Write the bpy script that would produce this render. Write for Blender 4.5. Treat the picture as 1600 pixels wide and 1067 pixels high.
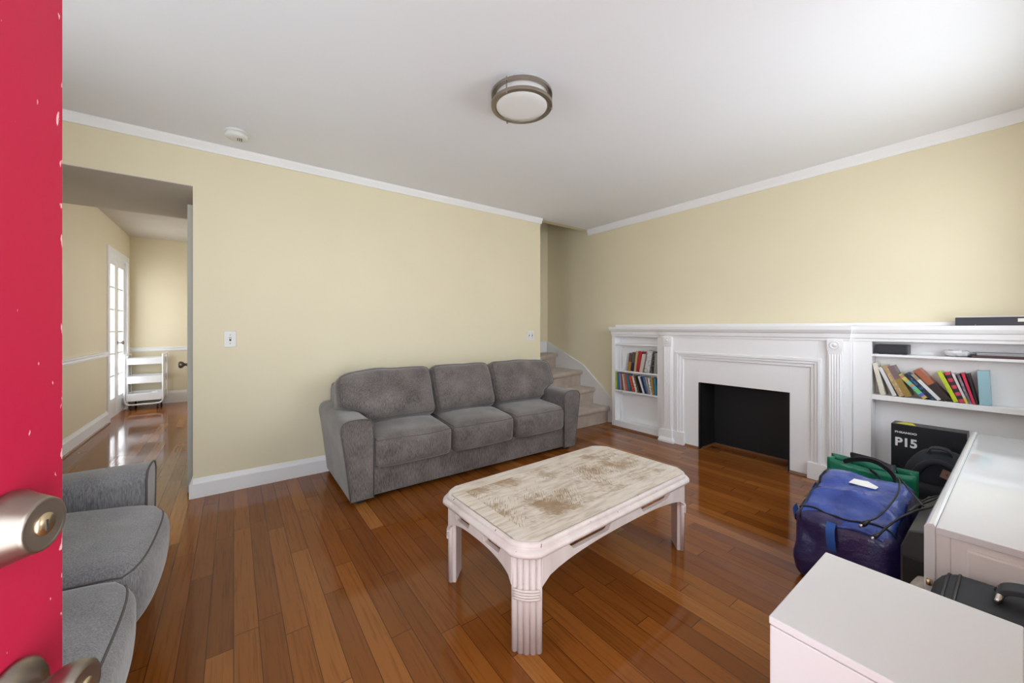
import bpy, bmesh, math, random
from mathutils import Vector, Matrix, noise
R = math.radians
random.seed(7)
SC = bpy.context.scene
for o in list(bpy.data.objects): bpy.data.objects.remove(o)
COL = SC.collection

# ------------------------------------------------------------------ camera
cam_d = bpy.data.cameras.new('camera'); cam = bpy.data.objects.new('camera', cam_d); COL.objects.link(cam)
FPX = 590.0
cam_d.sensor_width = 36.0; cam_d.lens = 36.0 * FPX / 1600.0
cam_d.shift_y = -(533.5 - 513.0) / 1600.0
cam_d.clip_start = 0.02
cam.location = (0, 0, 1.2)
cam.rotation_euler = (R(90), 0, R(53.6 - 90))
SC.camera = cam

# ------------------------------------------------------------------ view, world, lights
SC.view_settings.view_transform = 'Standard'
SC.view_settings.look = 'None'
SC.view_settings.exposure = 0.17
SC.view_settings.gamma = 1.0
SC.view_settings.use_curve_mapping = False
W = bpy.data.worlds.new('daylight'); SC.world = W; W.use_nodes = True
_bg = W.node_tree.nodes['Background']; _tc = W.node_tree.nodes.new('ShaderNodeTexCoord'); _sx = W.node_tree.nodes.new('ShaderNodeSeparateXYZ')
_mr = W.node_tree.nodes.new('ShaderNodeMapRange'); _rp = W.node_tree.nodes.new('ShaderNodeValToRGB')
W.node_tree.links.new(_tc.outputs['Generated'], _sx.inputs[0]); W.node_tree.links.new(_sx.outputs[2], _mr.inputs[0])
_mr.inputs[1].default_value = -1.0; W.node_tree.links.new(_mr.outputs[0], _rp.inputs[0])
for _p, _c in ((0.0, (0.56, 0.60, 0.60)), (0.46, (0.84, 0.88, 0.92)), (0.52, (0.94, 0.985, 1.06)), (0.66, (0.67, 0.74, 0.81)), (1.0, (0.39, 0.45, 0.51))):
    _e = _rp.color_ramp.elements.new(_p) if _p not in (0.0, 1.0) else _rp.color_ramp.elements[0 if _p == 0.0 else -1]
    _e.color = (*_c, 1)
W.node_tree.links.new(_rp.outputs[0], _bg.inputs[0])
_bg.inputs[1].default_value = 6.6

def area(name, loc, rot, sx, sy, watts, col=(1, 1, 1), spread=180):
    d = bpy.data.lights.new(name, 'AREA'); d.shape = 'RECTANGLE'; d.size = sx; d.size_y = sy
    d.energy = watts; d.color = col; d.spread = R(spread)
    o = bpy.data.objects.new(name, d); COL.objects.link(o); o.location = loc; o.rotation_euler = rot
    return o
# daylight entering by the front window, the open front door and the glazed doors of the far room
def portal(name, loc, rot, sx, sy):
    o = area(name, loc, rot, sx, sy, 1.0); o.data.cycles.is_portal = True
# openings that let the daylight in
portal('window_portal', (2.45, -0.33, 1.55), (R(-90), 0, 0), 1.8, 1.3)
portal('doorway_portal', (-0.02, -0.33, 1.05), (R(-90), 0, 0), 0.9, 2.1)
portal('added_window_portal', (-1.40, 1.70, 1.525), (0, R(-90), 0), 1.15, 1.4)  # portal for the unseen side window added to brighten the room
portal('glazed_door_portal', (-1.40, 7.45, 1.1), (0, R(-90), 0), 2.2, 1.04)
portal('far_window_portal', (1.62, 6.3, 1.5), (0, R(90), 0), 1.2, 1.4)
area('far_room_daylight', (-1.42, 7.45, 1.3), (0, R(-90), 0), 1.9, 1.0, 9, (1.0, 0.98, 0.95))

# ------------------------------------------------------------------ materials
MATS = {}
def mat(name, col, rough=0.5, metal=0.0, spec=0.5, sheen=0.0, coat=0.0, emit=None):
    m = bpy.data.materials.new(name); m.use_nodes = True
    b = m.node_tree.nodes['Principled BSDF']
    b.inputs['Base Color'].default_value = (*col, 1)
    b.inputs['Roughness'].default_value = rough
    b.inputs['Metallic'].default_value = metal
    b.inputs['Specular IOR Level'].default_value = spec
    b.inputs['Sheen Weight'].default_value = sheen
    b.inputs['Coat Weight'].default_value = coat
    if emit:
        b.inputs['Emission Color'].default_value = (*emit[0], 1); b.inputs['Emission Strength'].default_value = emit[1]
    MATS[name] = m
    return m
class NT:
    def __init__(s, m): s.m = m; s.t = m.node_tree; s.b = s.t.nodes['Principled BSDF']
    def n(s, typ, **kw):
        x = s.t.nodes.new(typ)
        for k, v in kw.items(): setattr(x, k, v)
        return x
    def l(s, a, b): s.t.links.new(a, b)
    def math(s, op, a, b=None, c=None):
        x = s.n('ShaderNodeMath', operation=op)
        for i, v in enumerate((a, b, c)):
            if v is None: continue
            if isinstance(v, (int, float)): x.inputs[i].default_value = v
            else: s.l(v, x.inputs[i])
        return x.outputs[0]
    def coord(s): return s.n('ShaderNodeTexCoord').outputs['Object']
    def scale(s, v, sc):
        x = s.n('ShaderNodeVectorMath', operation='MULTIPLY'); s.l(v, x.inputs[0]); x.inputs[1].default_value = sc
        return x.outputs[0]
    def noise(s, v, scale=5, detail=3, rough=0.5):
        x = s.n('ShaderNodeTexNoise'); s.l(v, x.inputs['Vector']); x.inputs['Scale'].default_value = scale
        x.inputs['Detail'].default_value = detail; x.inputs['Roughness'].default_value = rough
        return x.outputs['Fac']
    def ramp(s, f, stops):
        x = s.n('ShaderNodeValToRGB'); s.l(f, x.inputs[0]); e = x.color_ramp.elements
        while len(e) < len(stops): e.new(0.5)
        for el, (p, c) in zip(e, stops): el.position = p; el.color = (*c, 1)
        return x.outputs[0]
    def mix(s, f, a, b, mode='MIX'):
        x = s.n('ShaderNodeMix', data_type='RGBA', blend_type=mode)
        if isinstance(f, (int, float)): x.inputs[0].default_value = f
        else: s.l(f, x.inputs[0])
        for i, v in ((6, a), (7, b)):
            if isinstance(v, tuple): x.inputs[i].default_value = (*v, 1)
            else: s.l(v, x.inputs[i])
        return x.outputs[2]
    def bump(s, h, strength=0.3, dist=0.002):
        x = s.n('ShaderNodeBump'); s.l(h, x.inputs['Height']); x.inputs['Strength'].default_value = strength; x.inputs['Distance'].default_value = dist
        s.l(x.outputs[0], s.b.inputs['Normal'])

def plaster(name, c1, c2, rough=0.55, spec=0.3):
    m = mat(name, c1, rough, spec=spec); t = NT(m); v = t.coord()
    f = t.noise(v, 1.3, 3)
    t.l(t.ramp(f, [(0.3, c1), (0.7, c2)]), t.b.inputs['Base Color'])
    t.bump(t.noise(v, 90, 2), 0.05, 0.002)
    return m
M_wall = plaster('cream_yellow_paint', (0.785, 0.712, 0.512), (0.815, 0.742, 0.540))
M_hallwall = plaster('tan_cream_paint', (0.76, 0.675, 0.485), (0.79, 0.705, 0.515))
M_ceil = plaster('white_ceiling_paint', (0.87, 0.88, 0.925), (0.89, 0.90, 0.945), 0.7)
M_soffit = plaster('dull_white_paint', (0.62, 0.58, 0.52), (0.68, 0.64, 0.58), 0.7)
M_trim = plaster('white_gloss_trim', (0.88, 0.88, 0.88), (0.90, 0.90, 0.90), 0.35, 0.5)
M_greydoor = mat('grey_green_white_paint', (0.50, 0.50, 0.46), 0.5)
M_black = mat('matt_black', (0.006, 0.006, 0.007), 0.6)
M_nickel = mat('brushed_nickel', (0.34, 0.295, 0.255), 0.36, 1.0)
M_bronze = mat('antique_nickel', (0.34, 0.30, 0.26), 0.3, 1.0)
M_darkmetal = mat('dark_worn_metal', (0.045, 0.038, 0.032), 0.45, 0.0)
M_chrome = mat('silver_metal', (0.75, 0.74, 0.72), 0.2, 1.0)
M_brass = mat('pale_brass', (0.80, 0.66, 0.45), 0.3, 1.0)
M_plate = mat('white_plastic', (0.80, 0.80, 0.78), 0.35)
M_dark = mat('dark_slot', (0.03, 0.03, 0.03), 0.5)
M_glasslamp = mat('frosted_white_glass', (0.86, 0.86, 0.86), 0.3)
M_rubber = mat('black_rubber', (0.012, 0.012, 0.013), 0.45)
M_whitemetal = mat('white_enamel', (0.83, 0.82, 0.82), 0.3)
M_paper = mat('white_paper', (0.86, 0.85, 0.82), 0.6)
M_page = mat('book_pages', (0.78, 0.73, 0.62), 0.8)
M_shoe = mat('brown_shoe_wood', (0.22, 0.10, 0.045), 0.3)
M_leather = mat('brown_leather', (0.16, 0.075, 0.055), 0.55)
M_yellow = mat('yellow_sticker', (0.75, 0.70, 0.05), 0.5)
M_glass = mat('clear_glass', (1, 1, 1), 0.0)
_t = M_glass.node_tree; _a = _t.nodes.new('ShaderNodeBsdfTransparent'); _g = _t.nodes.new('ShaderNodeBsdfGlossy'); _g.inputs['Roughness'].default_value = 0.02
_x = _t.nodes.new('ShaderNodeMixShader'); _x.inputs[0].default_value = 0.06; _t.links.new(_a.outputs[0], _x.inputs[1]); _t.links.new(_g.outputs[0], _x.inputs[2])
_t.links.new(_x.outputs[0], _t.nodes['Material Output'].inputs[0])

def wood_floor():
    m = mat('oak_floorboards', (0.2, 0.08, 0.03), 0.16, spec=0.3); t = NT(m); v = t.coord()
    sp = t.n('ShaderNodeSeparateXYZ'); t.l(v, sp.inputs[0]); x, y = sp.outputs[0], sp.outputs[1]
    wd, ln = 0.082, 0.95
    xr = t.math('DIVIDE', x, wd); row = t.math('FLOOR', xr); fx = t.math('FRACT', xr)
    wn = t.n('ShaderNodeTexWhiteNoise', noise_dimensions='1D'); t.l(row, wn.inputs['W'])
    ys = t.math('ADD', t.math('DIVIDE', y, ln), t.math('MULTIPLY', wn.outputs['Value'], 7.0))
    colr = t.math('FLOOR', ys); fy = t.math('FRACT', ys)
    cb = t.n('ShaderNodeCombineXYZ'); t.l(row, cb.inputs[0]); t.l(colr, cb.inputs[1])
    w2 = t.n('ShaderNodeTexWhiteNoise', noise_dimensions='3D'); t.l(cb.outputs[0], w2.inputs['Vector'])
    base = t.ramp(w2.outputs['Value'], [(0.0, (0.175, 0.050, 0.009)), (0.35, (0.225, 0.068, 0.012)), (0.7, (0.275, 0.088, 0.016)), (1.0, (0.43, 0.170, 0.040))])
    off = t.n('ShaderNodeVectorMath', operation='ADD'); t.l(v, off.inputs[0])
    o2 = t.n('ShaderNodeVectorMath', operation='SCALE'); t.l(w2.outputs['Color'], o2.inputs[0]); o2.inputs['Scale'].default_value = 9.0
    t.l(o2.outputs[0], off.inputs[1])
    g = t.noise(t.scale(off.outputs[0], (95, 3.2, 1)), 1.0, 6, 0.7)
    g2 = t.noise(t.scale(off.outputs[0], (7, 1.1, 1)), 1.3, 3)
    gr = t.ramp(g, [(0.36, (0.46, 0.36, 0.28)), (0.5, (1, 1, 1))])
    c = t.mix(0.62, base, gr, 'MULTIPLY')
    c = t.mix(t.math('MULTIPLY', g2, 0.45), c, (0.29, 0.098, 0.018))
    ex = t.math('MINIMUM', fx, t.math('SUBTRACT', 1.0, fx)); ey = t.math('MINIMUM', fy, t.math('SUBTRACT', 1.0, fy))
    sx = t.math('LESS_THAN', ex, 0.016); sy = t.math('LESS_THAN', ey, 0.0016)
    seam = t.math('MAXIMUM', sx, sy)
    c = t.mix(t.math('MULTIPLY', seam, 0.75), c, (0.02, 0.008, 0.004))
    t.l(c, t.b.inputs['Base Color'])
    t.l(t.math('ADD', t.math('MULTIPLY', t.noise(t.scale(v, (3, 3, 3)), 1.0, 2), 0.10), 0.05), t.b.inputs['Roughness'])
    h = t.math('SUBTRACT', t.math('MULTIPLY', t.noise(t.scale(off.outputs[0], (9, 1.2, 1)), 1.0, 1), 0.35), t.math('MULTIPLY', seam, 0.6))
    t.bump(h, 0.12, 0.002)
    return m
M_floor = wood_floor()

def fabric(name, a, b, streak=(250, 250, 32)):
    m = mat(name, a, 0.9, spec=0.2, sheen=0.45); t = NT(m); v = t.coord()
    f = t.noise(t.scale(v, streak), 1.0, 4, 0.7)
    f2 = t.noise(v, 6, 3)
    k = t.math('ADD', t.math('MULTIPLY', f, 0.8), t.math('MULTIPLY', f2, 0.35))
    t.l(t.ramp(k, [(0.40, a), (0.78, b)]), t.b.inputs['Base Color'])
    t.b.inputs['Sheen Roughness'].default_value = 0.5
    t.bump(t.noise(t.scale(v, (420, 420, 160)), 1.0, 2), 0.35, 0.002)
    return m
M_sofa = fabric('grey_brown_chenille', (0.045, 0.037, 0.033), (0.27, 0.236, 0.22))
M_love = fabric('cool_grey_chenille', (0.095, 0.094, 0.098), (0.33, 0.325, 0.335))
M_pipe = mat('grey_piping', (0.115, 0.104, 0.10), 0.9)
M_carpet = mat('beige_stair_carpet', (0.56, 0.47, 0.39), 0.95, spec=0.1, sheen=0.3)
def _carpet(m, a, b):
    t = NT(m); v = t.coord()
    k = t.math('ADD', t.math('MULTIPLY', t.noise(v, 260, 2), 0.5), t.math('MULTIPLY', t.noise(v, 9, 3), 0.6))
    t.l(t.ramp(k, [(0.35, a), (0.75, b)]), t.b.inputs['Base Color']); t.bump(t.noise(v, 420, 2), 0.5, 0.004)
_carpet(M_carpet, (0.42, 0.33, 0.26), (0.62, 0.53, 0.45))
M_rug = mat('beige_woven_rug', (0.5, 0.45, 0.4), 0.95); _carpet(M_rug, (0.33, 0.29, 0.24), (0.66, 0.60, 0.52))
M_desk = plaster('gloss_white_lacquer', (0.72, 0.715, 0.705), (0.75, 0.745, 0.735), 0.08, 0.5)
M_deskend = plaster('off_white_aged_paint', (0.74, 0.69, 0.65), (0.80, 0.76, 0.72), 0.4)
M_cab = plaster('satin_white_laminate', (0.75, 0.75, 0.75), (0.77, 0.77, 0.77), 0.4)
M_suit = mat('charcoal_fabric_suitcase', (0.028, 0.032, 0.038), 0.75); 
def _weave(m, s=700, st=0.4):
    t = NT(m); t.bump(t.noise(t.coord(), s, 2), st, 0.002)
_weave(M_suit)
M_pack = mat('navy_black_canvas', (0.014, 0.016, 0.024), 0.8); _weave(M_pack)
M_card = mat('black_printed_card', (0.010, 0.012, 0.014), 0.35)
M_print = mat('dark_grey_print', (0.035, 0.04, 0.048), 0.4)
M_print2 = mat('darker_grey_print', (0.02, 0.024, 0.03), 0.4)
M_letter = mat('white_print', (0.75, 0.76, 0.77), 0.5)
M_device = mat('charcoal_plastic', (0.045, 0.048, 0.048), 0.45)
M_elec = mat('blue_black_plastic', (0.030, 0.033, 0.045), 0.4)
M_nylon = mat('black_webbing', (0.02, 0.021, 0.026), 0.7)
def tarp(name, a, b, rough=0.3):
    m = mat(name, a, rough, coat=0.3); t = NT(m); v = t.coord()
    t.l(t.ramp(t.noise(v, 14, 4), [(0.3, a), (0.7, b)]), t.b.inputs['Base Color'])
    h = t.math('ADD', t.math('MULTIPLY', t.noise(v, 22, 5, 0.6), 1.0), t.math('MULTIPLY', t.noise(v, 160, 2), 0.12))
    t.bump(h, 0.55, 0.012)
    return m
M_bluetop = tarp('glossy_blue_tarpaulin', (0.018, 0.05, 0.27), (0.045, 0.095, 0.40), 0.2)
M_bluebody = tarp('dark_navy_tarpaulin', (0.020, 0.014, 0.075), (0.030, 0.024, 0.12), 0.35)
M_bluestrap = mat('bright_blue_webbing', (0.015, 0.09, 0.36), 0.6)
M_green = tarp('green_woven_plastic', (0.0, 0.15, 0.075), (0.005, 0.21, 0.11), 0.4)

def red_door():
    m = mat('red_gloss_paint', (0.52, 0.007, 0.045), 0.4, spec=0.4); t = NT(m); v = t.coord()
    sp = t.n('ShaderNodeSeparateXYZ'); t.l(v, sp.inputs[0])
    n = t.noise(t.scale(v, (130, 1, 38)), 1.0, 3)
    edge = t.math('SMOOTH_MIN', t.math('MAXIMUM', t.math('MULTIPLY_ADD', sp.outputs[0], 60.0, -51.9), 0.0), 1.0, 0.1)
    k = t.math('ADD', n, t.math('MULTIPLY', edge, 0.15))
    chip = t.math('GREATER_THAN', k, 0.72)
    c = t.mix(t.noise(v, 3, 2), (0.37, 0.005, 0.034), (0.43, 0.007, 0.042))
    t.l(t.mix(chip, c, (0.72, 0.42, 0.42)), t.b.inputs['Base Color'])
    t.bump(t.noise(v, 60, 2), 0.06, 0.002)
    return m
M_red = red_door()

def whitewash():
    m = mat('pickled_whitewash_paint', (0.74, 0.64, 0.59), 0.4); t = NT(m); v = t.coord()
    f = t.noise(t.scale(v, (12, 12, 3)), 1.0, 4)
    c = t.ramp(f, [(0.3, (0.66, 0.56, 0.52)), (0.7, (0.80, 0.71, 0.665))])
    chip = t.math('GREATER_THAN', t.noise(t.scale(v, (60, 60, 38)), 1.0, 2), 0.755)
    t.l(t.mix(chip, c, (0.16, 0.07, 0.045)), t.b.inputs['Base Color'])
    t.bump(f, 0.1, 0.002)
    return m
M_wash = whitewash()
def tabletop():
    m = mat('scraped_whitewashed_veneer', (0.7, 0.62, 0.5), 0.38); t = NT(m); v = t.coord()
    sp = t.n('ShaderNodeSeparateXYZ'); t.l(v, sp.inputs[0]); x, y = sp.outputs[0], sp.outputs[1]
    cw, ch = 0.345, 0.225
    u = t.math('MULTIPLY', t.math('SUBTRACT', t.math('FRACT', t.math('ADD', t.math('DIVIDE', x, cw), 0.5)), 0.5), 2.0)
    w = t.math('DIVIDE', y, ch)
    au, aw = t.math('ABSOLUTE', u), t.math('ABSOLUTE', w)
    tri = t.math('GREATER_THAN', aw, au)                       # brown triangles
    infield = t.math('MULTIPLY', t.math('LESS_THAN', aw, 1.0), t.math('LESS_THAN', t.math('ABSOLUTE', x), cw * 1.5))
    sgn = t.math('MULTIPLY', t.math('SIGN', w), 1.0)
    # grain runs at 45 degrees, mirrored about the diagonals
    d1 = t.math('ADD', x, t.math('MULTIPLY', y, 0.8)); d2 = t.math('SUBTRACT', x, t.math('MULTIPLY', y, 0.8))
    c1 = t.n('ShaderNodeCombineXYZ'); t.l(t.math('MULTIPLY', d1, 240), c1.inputs[0]); t.l(t.math('MULTIPLY', d2, 22), c1.inputs[1])
    c2 = t.n('ShaderNodeCombineXYZ'); t.l(t.math('MULTIPLY', d1, 16), c2.inputs[0]); t.l(t.math('MULTIPLY', d2, 220), c2.inputs[1])
    n1 = t.noise(c1.outputs[0], 1.0, 4, 0.6); n2 = t.noise(c2.outputs[0], 1.0, 4, 0.6)
    big = t.noise(v, 6.5, 3)
    g = t.math('ADD', t.math('MULTIPLY', tri, n1), t.math('MULTIPLY', t.math('SUBTRACT', 1.0, tri), n2))
    thr = t.math('ADD', g, t.math('ADD', t.math('MULTIPLY', tri, 0.055), t.math('MULTIPLY', t.math('SUBTRACT', big, 0.5), 0.85)))
    br = t.math('MULTIPLY', t.math('SMOOTHSTEP' if False else 'MULTIPLY', t.ramp(thr, [(0.535, (0, 0, 0)), (0.63, (1, 1, 1))]), 0.85), infield)
    edge = t.noise(t.scale(v, (9, 60, 1)), 1.0, 4)
    pale = t.ramp(edge, [(0.3, (0.52, 0.43, 0.335)), (0.5, (0.72, 0.635, 0.54)), (0.7, (0.80, 0.73, 0.655))])
    t.l(t.mix(br, pale, (0.30, 0.175, 0.075)), t.b.inputs['Base Color'])
    t.bump(g, 0.15, 0.002)
    return m
M_tabletop = tabletop()

# ------------------------------------------------------------------ geometry helpers
class MB:
    """collects shapes and links them as ONE mesh object"""
    def __init__(s): s.v = []; s.f = []; s.mi = []; s.sm = []
    def add(s, vs, fs, mi=0, smooth=False, M=None):
        o = len(s.v)
        s.v += [tuple(M @ Vector(p)) if M else tuple(p) for p in vs]
        for f in fs: s.f.append(tuple(i + o for i in f)); s.mi.append(mi); s.sm.append(smooth)
        return s
    def box(s, a, b, mi=0, M=None):
        (x0, y0, z0), (x1, y1, z1) = a, b
        vs = [(x, y, z) for z in (z0, z1) for y in (y0, y1) for x in (x0, x1)]
        return s.add(vs, [(0, 2, 3, 1), (4, 5, 7, 6), (0, 1, 5, 4), (2, 6, 7, 3), (0, 4, 6, 2), (1, 3, 7, 5)], mi, False, M)
    def prism(s, pts, d0, d1, axis='y', mi=0, M=None, smooth=False):
        """polygon pts (2D) extruded along axis; y: pts=(x,z), x: pts=(y,z), z: pts=(x,y)"""
        def P(p, d): return {'y': (p[0], d, p[1]), 'x': (d, p[0], p[1]), 'z': (p[0], p[1], d)}[axis]
        n = len(pts)
        s.add([P(p, d0) for p in pts] + [P(p, d1) for p in pts],
              [tuple(range(n))[::-1], tuple(range(n, 2 * n))], mi, False, M)
        s.add([P(p, d0) for p in pts] + [P(p, d1) for p in pts],
              [(i, (i + 1) % n, n + (i + 1) % n, n + i) for i in range(n)], mi, smooth, M)
        return s
    def tube(s, path, r, n=8, mi=0, closed=False, cap=True, M=None):
        path = [Vector(p) for p in path]; k = len(path); vs = []; prev = None
        for i, p in enumerate(path):
            if closed: d = path[(i + 1) % k] - path[i - 1]
            else: d = path[min(i + 1, k - 1)] - path[max(i - 1, 0)]
            d.normalize()
            if prev is None:
                a = Vector((0, 0, 1)) if abs(d.z) < 0.9 else Vector((1, 0, 0)); u = d.cross(a).normalized()
            else:
                u = (prev - d * prev.dot(d)).normalized()
            prev = u; w = d.cross(u); rr = r[i] if isinstance(r, (list, tuple)) else r
            for j in range(n):
                t = 2 * math.pi * j / n; vs.append(p + u * math.cos(t) * rr + w * math.sin(t) * rr)
        fs = []
        for i in range(k if closed else k - 1):
            a, b = i * n, ((i + 1) % k) * n
            fs += [(a + j, a + (j + 1) % n, b + (j + 1) % n, b + j) for j in range(n)]
        if cap and not closed: fs += [tuple(range(n))[::-1], tuple(range((k - 1) * n, k * n))]
        return s.add(vs, fs, mi, True, M)
    def ribbon(s, path, wid, th=0.003, mi=0, M=None):
        """flat strap: wid is a vector or list of vectors across the strap"""
        path = [Vector(p) for p in path]; k = len(path); vs = []
        for i, p in enumerate(path):
            d = (path[min(i + 1, k - 1)] - path[max(i - 1, 0)]).normalized()
            w = Vector(wid[i]) if isinstance(wid[0], (tuple, Vector)) else Vector(wid)
            nrm = d.cross(w).normalized() * th / 2
            vs += [p - w / 2 - nrm, p + w / 2 - nrm, p + w / 2 + nrm, p - w / 2 + nrm]
        fs = [(0, 1, 2, 3)[::-1], tuple((k - 1) * 4 + j for j in range(4))]
        for i in range(k - 1):
            fs += [(i * 4 + j, i * 4 + (j + 1) % 4, i * 4 + 4 + (j + 1) % 4, i * 4 + 4 + j) for j in range(4)]
        return s.add(vs, fs, mi, False, M)
    def lathe(s, prof, n=32, mi=0, M=None, smooth=True):
        """profile [(r, h)] revolved about z"""
        vs = []; fs = []; k = len(prof)
        for r, h in prof:
            for j in range(n):
                t = 2 * math.pi * j / n; vs.append((r * math.cos(t), r * math.sin(t), h))
        for i in range(k - 1):
            fs += [(i * n + j, i * n + (j + 1) % n, (i + 1) * n + (j + 1) % n, (i + 1) * n + j) for j in range(n)]
        s.add(vs, fs, mi, smooth, M)
        if prof[0][0] > 1e-6: s.add(vs[:n], [tuple(range(n))[::-1]], mi, False, M)
        if prof[-1][0] > 1e-6: s.add(vs[-n:], [tuple(range(n))], mi, False, M)
        return s
    def grid(s, fn, nu, nv, mi=0, smooth=True, M=None):
        vs = [fn(i / nu, j / nv) for j in range(nv + 1) for i in range(nu + 1)]
        fs = [(j * (nu + 1) + i, j * (nu + 1) + i + 1, (j + 1) * (nu + 1) + i + 1, (j + 1) * (nu + 1) + i) for j in range(nv) for i in range(nu)]
        return s.add(vs, fs, mi, smooth, M)
    def rbox(s, half, r, n=12, deform=None, mi=0, M=None):
        """rounded box from a subdivided cube, with an optional deform(p, q)"""
        h = Vector(half); idx = {}; vs = []; fs = []
        def vert(i, j, k):
            key = (i, j, k)
            if key not in idx:
                p = Vector((2 * i / n - 1, 2 * j / n - 1, 2 * k / n - 1))
                idx[key] = len(vs); vs.append(tuple(rb_map(p, h, r, deform)))
            return idx[key]
        for a in range(n):
            for b in range(n):
                fs.append((vert(a, b, 0), vert(a, b + 1, 0), vert(a + 1, b + 1, 0), vert(a + 1, b, 0)))
                fs.append((vert(a, b, n), vert(a + 1, b, n), vert(a + 1, b + 1, n), vert(a, b + 1, n)))
                fs.append((vert(a, 0, b), vert(a + 1, 0, b), vert(a + 1, 0, b + 1), vert(a, 0, b + 1)))
                fs.append((vert(a, n, b), vert(a, n, b + 1), vert(a + 1, n, b + 1), vert(a + 1, n, b)))
                fs.append((vert(0, a, b), vert(0, a, b + 1), vert(0, a + 1, b + 1), vert(0, a + 1, b)))
                fs.append((vert(n, a, b), vert(n, a + 1, b), vert(n, a + 1, b + 1), vert(n, a, b + 1)))
        return s.add(vs, fs, mi, True, M)
    def mould(s, prof, xf, y0, y1, e0=1, e1=1, xb=3.87, mi=0):
        """mitred moulding facing -x: profile [(projection, z)] on face x=xf between y0 and y1"""
        vs = []
        for p, z in prof: vs += [(xb, y0 - p * e0, z), (xf - p, y0 - p * e0, z), (xf - p, y1 + p * e1, z), (xb, y1 + p * e1, z)]
        fs = [(0, 1, 2, 3), tuple((len(prof) - 1) * 4 + j for j in (3, 2, 1, 0))]
        for i in range(len(prof) - 1):
            fs += [(i * 4 + j, i * 4 + 4 + j, i * 4 + 4 + (j + 1) % 4, i * 4 + (j + 1) % 4) for j in range(4)]
        return s.add(vs, fs, mi)
    def build(s, name, mats, parent=None, bevel=0, seg=2, recalc=True, loc=None, rot=None):
        me = bpy.data.meshes.new(name); me.from_pydata(s.v, [], s.f)
        for m in (mats if isinstance(mats, (list, tuple)) else [mats]): me.materials.append(m)
        for p, mi, sm in zip(me.polygons, s.mi, s.sm): p.material_index = mi; p.use_smooth = sm
        if recalc:
            bm = bmesh.new(); bm.from_mesh(me); bmesh.ops.remove_doubles(bm, verts=bm.verts, dist=1e-6)
            bmesh.ops.recalc_face_normals(bm, faces=bm.faces); bm.to_mesh(me); bm.free()
        o = bpy.data.objects.new(name, me); COL.objects.link(o)
        if parent: o.parent = parent
        if loc: o.location = loc
        if rot: o.rotation_euler = rot
        if bevel:
            b = o.modifiers.new('bevel', 'BEVEL'); b.width = bevel; b.segments = seg; b.limit_method = 'ANGLE'; b.angle_limit = R(40)
        return o
def rb_map(p, h, r, deform):
    q = Vector((p.x * h.x, p.y * h.y, p.z * h.z))
    core = Vector([max(-(h[i] - r), min(h[i] - r, q[i])) for i in range(3)])
    # spread the outer grid lines round the corner
    d = q - core
    v = core + (d.normalized() * r if d.length > 1e-9 else Vector())
    return Vector(deform(v, p)) if deform else v

def tag(o, label=None, cat=None, group=None, kind=None):
    if label: o['label'] = label
    if cat: o['category'] = cat
    if group: o['group'] = group
    if kind: o['kind'] = kind
    return o
def thing(name, label, cat, loc=(0, 0, 0), rz=0, group=None):
    o = bpy.data.objects.new(name, None); COL.objects.link(o); o.location = loc; o.rotation_euler = (0, 0, rz)
    o.empty_display_size = 0.1
    return tag(o, label, cat, group)
def struct(name, mb, m, label, cat, **kw):
    return tag(mb.build(name, m, **kw), label, cat, kind='structure')
def T(x, y, z): return Matrix.Translation((x, y, z))
def RX(a): return Matrix.Rotation(R(a), 4, 'X')
def RY(a): return Matrix.Rotation(R(a), 4, 'Y')
def RZ(a): return Matrix.Rotation(R(a), 4, 'Z')
def smooth(a, b, x):
    t = max(0, min(1, (x - a) / (b - a))); return t * t * (3 - 2 * t)
def catmull(pts, n=6):
    pts = [Vector(p) for p in pts]; out = []
    for i in range(len(pts) - 1):
        p0, p1, p2, p3 = pts[max(i - 1, 0)], pts[i], pts[i + 1], pts[min(i + 2, len(pts) - 1)]
        for k in range(n):
            t = k / n
            out.append(0.5 * ((2 * p1) + (p2 - p0) * t + (2 * p0 - 5 * p1 + 4 * p2 - p3) * t * t + (3 * p1 - p0 - 3 * p2 + p3) * t ** 3))
    out.append(pts[-1]); return out
def text(name, body, size, m, parent, M, extrude=0.0004, offset=0.0, xs=1.0, spacing=1.0):
    c = bpy.data.curves.new(name, 'FONT'); c.body = body; c.size = size; c.extrude = extrude; c.offset = offset; c.space_character = spacing
    c.materials.append(m)
    tmp = bpy.data.objects.new(name, c); COL.objects.link(tmp)
    me = bpy.data.meshes.new_from_object(tmp.evaluated_get(bpy.context.evaluated_depsgraph_get()))
    bpy.data.objects.remove(tmp); me.transform(M @ Matrix.Diagonal((xs, 1, 1, 1)))
    o = bpy.data.objects.new(name, me); COL.objects.link(o); o.parent = parent
    return o
FACE_X = Matrix(((0, 0, -1, 0), (-1, 0, 0, 0), (0, 1, 0, 0), (0, 0, 0, 1)))      # text lying on a face that looks to -x

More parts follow.
